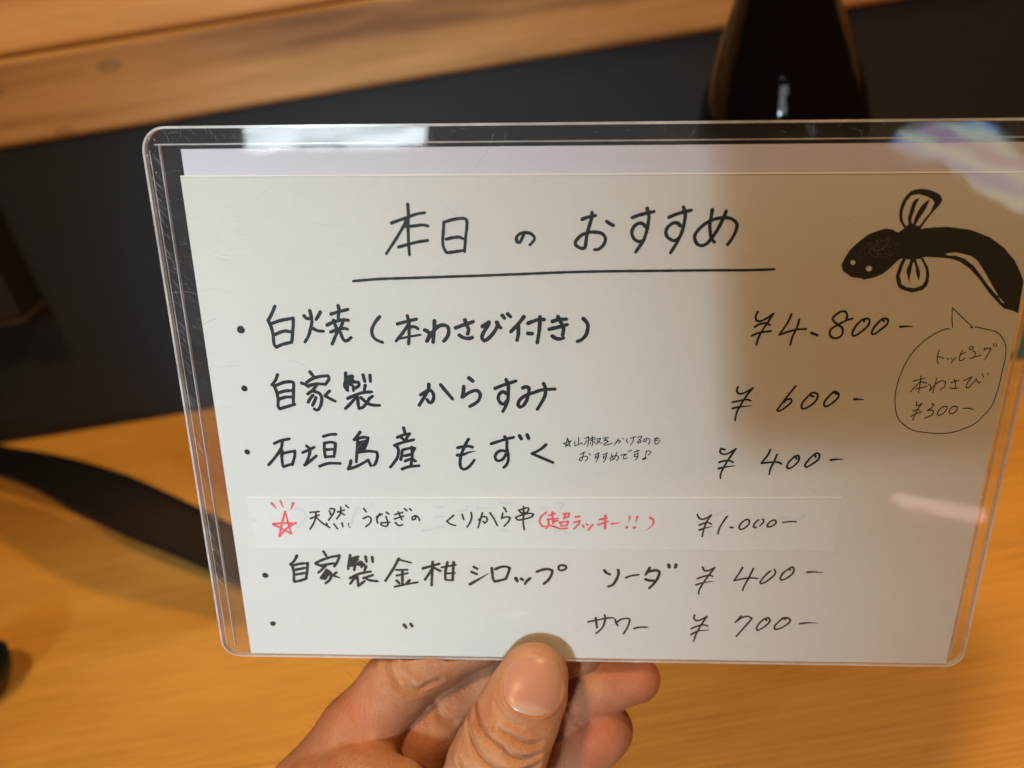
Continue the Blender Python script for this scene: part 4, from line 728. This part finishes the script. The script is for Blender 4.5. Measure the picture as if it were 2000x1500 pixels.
for (k, pts, sq) in CH:
    F = np.full(dim, 6.0, np.float32)
    ps = np.array(pts, dtype=np.float32)
    for a, b in zip(ps[:-1], ps[1:]):
        m0 = np.minimum(a[:3] - a[3], b[:3] - b[3]) - 6; m1 = np.maximum(a[:3] + a[3], b[:3] + b[3]) + 6
        i0 = np.clip(((m0 - lo) / h).astype(int), 0, dim); i1 = np.clip(((m1 - lo) / h).astype(int) + 1, 0, dim)
        if (i1 <= i0).any(): continue
        s = tuple(slice(i0[i], i1[i]) for i in range(3))
        G = np.stack(np.meshgrid(*[ax[i][s[i]] for i in range(3)], indexing='ij'), -1)
        F[s] = smin(F[s], np.minimum(seg_sdf(G, a, b, sq), 6.0), 2.5)
    D = smin(D, F, k)
for (x0, x1, y0, y1, z0, depth, wd, pts) in GROOVES:
    i0 = [max(0, int((v - l) / h)) for v, l in zip((x0, y0, z0), lo)]; i1 = [min(int(dim[0]), int((x1 - lo[0]) / h)), min(int(dim[1]), int((y1 - lo[1]) / h)), int(dim[2])]
    X, Y = np.meshgrid(ax[0][i0[0]:i1[0]], ax[1][i0[1]:i1[1]], indexing='ij')
    L = sum(math.hypot(q[0] - p[0], q[1] - p[1]) for p, q in zip(pts[:-1], pts[1:]))
    dd = polyd(X, Y, pts)
    endf = np.clip(np.minimum(np.hypot(X - pts[0][0], Y - pts[0][1]), np.hypot(X - pts[-1][0], Y - pts[-1][1])) / (.22 * L) + .25, 0, 1)
    g = depth * (np.exp(-(dd / wd) ** 2) - .22 * np.exp(-((dd - 2.4 * wd) / (1.5 * wd)) ** 2)) * endf
    D[i0[0]:i1[0], i0[1]:i1[1], i0[2]:i1[2]] += g[..., None].astype(np.float32)
# flat of the thumb pad against the vinyl, and finger pads against the back of the case
G2 = np.meshgrid(ax[0], ax[1], indexing='ij')
pad = (ax[2][None, None, :] - 1.25)
above = (ax[1] > -.8)[None, :, None]
cardslab = np.abs(ax[2])[None, None, :] - .95
D = np.where(above & (cardslab < 3), np.maximum(D, -np.broadcast_to(cardslab, D.shape)), D)
import openvdb as vdb
g = vdb.FloatGrid(4.0); g.copyFromArray(np.clip(D, -4, 4).astype(np.float64))
pts, quads = g.convertToQuads(isovalue=0.0)
pts = pts * h + lo
import builtins
quads = np.array(quads)
# keep only the largest piece
me = bpy.data.meshes.new('person'); me.from_pydata((pts / 1000).tolist(), [], quads.tolist()); me.update()
bm = bmesh.new(); bm.from_mesh(me)
bmesh.ops.recalc_face_normals(bm, faces=bm.faces)
for _ in range(1): bmesh.ops.smooth_vert(bm, verts=bm.verts, factor=.5, use_axis_x=True, use_axis_y=True, use_axis_z=True)
bm.to_mesh(me); bm.free()
me.polygons.foreach_set('use_smooth', [True] * len(me.polygons)); me.materials.append(M_SKIN)
co = np.empty(len(me.vertices) * 3, np.float32); me.vertices.foreach_get('co', co); co = co.reshape(-1, 3).astype(np.float64) * 1000
fl = np.zeros(len(co), np.float32)
for (x, y, z, r, s) in [(111.69,-25.65,3.85,13,0.9),(126.3,-10.71,-6.15,12,0.7),(101.46,15.5,21.7,6,0.5),(43.27,-10.25,11.69,9,0.55),(108.95,-7.04,-12.06,8,0.6),(89.36,3.3,32.76,12,0.15),(61.96,-28.99,-0.51,10,0.4)]: fl = np.maximum(fl, s * np.exp(-(((co - np.array([x, y, z])) ** 2).sum(1)) / r ** 2))
at = me.attributes.new('flush', 'FLOAT', 'POINT'); at.data.foreach_set('value', fl.astype(np.float32))
hand = bpy.data.objects.new('person', me); COL.objects.link(hand); hand.matrix_world = CARD
setp(hand, 'bare hand pinching the lower edge of the menu, thumb in front and four fingers behind', 'person')
# thumb nail: a thin curved plate laid on the thumb
from mathutils.bvhtree import BVHTree
bvh = BVHTree.FromPolygons([Vector(c) for c in (co / 1000)], [tuple(p.vertices) for p in me.polygons])
NC, NX, NY, NA = ((94.69,5.05,17.12,0.0071,0.6506,0.7594),8.30,7.90,-0.2269)
vdir = Vector(NC[3:6]).normalized()          # direction the nail faces
ux = Vector((math.cos(NA), math.sin(NA), 0)); ux = (ux - vdir * ux.dot(vdir)).normalized(); uy = vdir.cross(ux)
V, Fc, lun = [], [], []; NR, NT = 14, 48
c0 = Vector(NC[:3])
for i in range(NR + 1):
    for k in range(NT):
        a = 2 * math.pi * k / NT; r = i / NR
        cx = math.cos(a); sy = math.sin(a)
        e = 2.25; rr = 1 / (abs(cx) ** e + abs(sy) ** e) ** (1 / e)
        x = r * rr * cx * NX * (1 + .03 * sy); y = r * rr * sy * NY
        q_ = c0 + ux * x + uy * y
        hit = bvh.ray_cast((q_ + vdir * 14) / 1000, -vdir)
        p = hit[0] * 1000 if hit[0] is not None else Vector(V[-1]) * 1000
        lift = .30 * math.sqrt(max(0, 1 - r ** 10)) - .05 * r ** 12
        V.append((p + vdir * lift) / 1000); lun.append(max(0., min(1., (-y / NY - .50 - .35 * (x / NX) ** 2) * 5)) * .9 + max(0., min(1., (y / NY - .88) * 8)) * .7 + max(0., (r - .93) / .07) * .55)
for i in range(NR):
    for k in range(NT):
        k2 = (k + 1) % NT; Fc.append((i * NT + k, (i + 1) * NT + k, (i + 1) * NT + k2, i * NT + k2))
rel = co - np.array(NC[:3]); U = rel @ np.array(ux); Vv = rel @ np.array(uy); Wd = rel @ np.array(vdir)
an = np.arctan2(Vv / NY, U / NX); rho = np.hypot(U / NX, Vv / NY) * (np.abs(np.cos(an)) ** 2.25 + np.abs(np.sin(an)) ** 2.25) ** (1 / 2.25) / np.hypot(np.cos(an), np.sin(an))
front = (Wd > -7) & (rho < 1.5) & (co[:, 2] > 2)
side = np.clip((.55 - Vv / NY) / .5, 0, 1)
push = np.where(front, side * .42 * np.exp(-((rho - 1.085) / .055) ** 2) - .28 * (rho < .97), 0)
co2 = co + push[:, None] * np.array(vdir)
me.vertices.foreach_set('co', (co2 / 1000).astype(np.float32).ravel()); me.update()
nail = mesh_obj('thumb_nail', V, Fc, M_NAIL, None, True); nail.parent = hand
a_ = nail.data.attributes.new('lunula', 'FLOAT', 'POINT'); a_.data.foreach_set('value', lun)
# fine hairs on the back of the hand
V, Fc = [], []
for (x, y, z, dx, dy, L, bd) in [(37.39,-13.04,-2.19,-1.02,0.85,2.23,-0.39),(21.32,-31.29,5.64,-0.7,0.66,4.93,0.03),(25.61,-26.86,1.39,-0.81,0.73,4.59,0.2),(42.09,-8.46,-5.37,-1.26,0.14,5.03,0.03),(24.77,-29.77,1.93,-0.76,0.57,4.8,0.0),(20.19,-33.74,7.41,-1.39,0.36,5.38,-0.01),(26.46,-25.9,1.83,-1.19,0.52,4.05,0.13),(19.06,-36.67,3.18,-0.81,1.29,4.35,-0.25),(20.81,-35.17,2.75,-1.04,0.96,2.74,0.35),(28.58,-22.24,3.3,-0.82,1.29,2.31,0.32),(32.22,-18.14,0.27,-0.88,1.15,2.15,0.15),(42.86,-6.8,-4.32,-0.8,1.28,3.77,0.5),(34.25,-16.26,-2.41,-1.47,0.34,3.43,0.15),(37.86,-12.5,-5.56,-1.25,1.25,5.14,-0.06),(31.05,-21.24,-0.83,-1.02,0.77,4.17,0.45),(29.51,-23.06,-0.63,-1.31,0.46,5.42,0.07),(28.12,-23.01,1.35,-1.04,0.12,4.16,0.17),(42.11,-7.82,-4.79,-0.96,0.52,4.47,0.26),(41.73,-7.46,-6.24,-0.73,0.4,3.6,0.13),(34.97,-15.38,-0.92,-1.2,0.81,3.05,-0.06),(21.97,-30.78,3.31,-0.91,0.47,2.78,0.32),(36.59,-13.33,-2.47,-0.94,0.22,3.13,-0.1),(20.6,-34.06,2.68,-1.36,0.5,4.28,0.4),(31.57,-18.66,1.58,-1.08,0.33,4.82,0.35),(37.68,-13.13,-4.94,-0.99,1.07,3.21,-0.28),(36.6,-14.33,-1.08,-1.22,0.6,3.47,-0.03)]:
    d = Vector((dx, dy, 0)).normalized(); nn = Vector((-d.y, d.x, 0)); b0 = len(V); m = 8
    for i in range(m + 1):
        u = i / m; p = Vector((x, y, z)) + d * L * u + nn * bd * L * u * u; rr = .045 * (1 - .8 * u)
        for k in range(4):
            a = math.pi / 2 * k; V.append((p + nn * rr * math.cos(a) + Vector((0, 0, 1)) * rr * math.sin(a)) / 1000)
    for i in range(m):
        for k in range(4): Fc.append((b0 + i * 4 + k, b0 + i * 4 + (k + 1) % 4, b0 + i * 4 + 4 + (k + 1) % 4, b0 + i * 4 + 4 + k))
hr = mesh_obj('hand_hair', V, Fc, M_HAIR, None); hr.parent = hand; hr['kind'] = 'stuff'
print('hand verts', len(me.vertices))
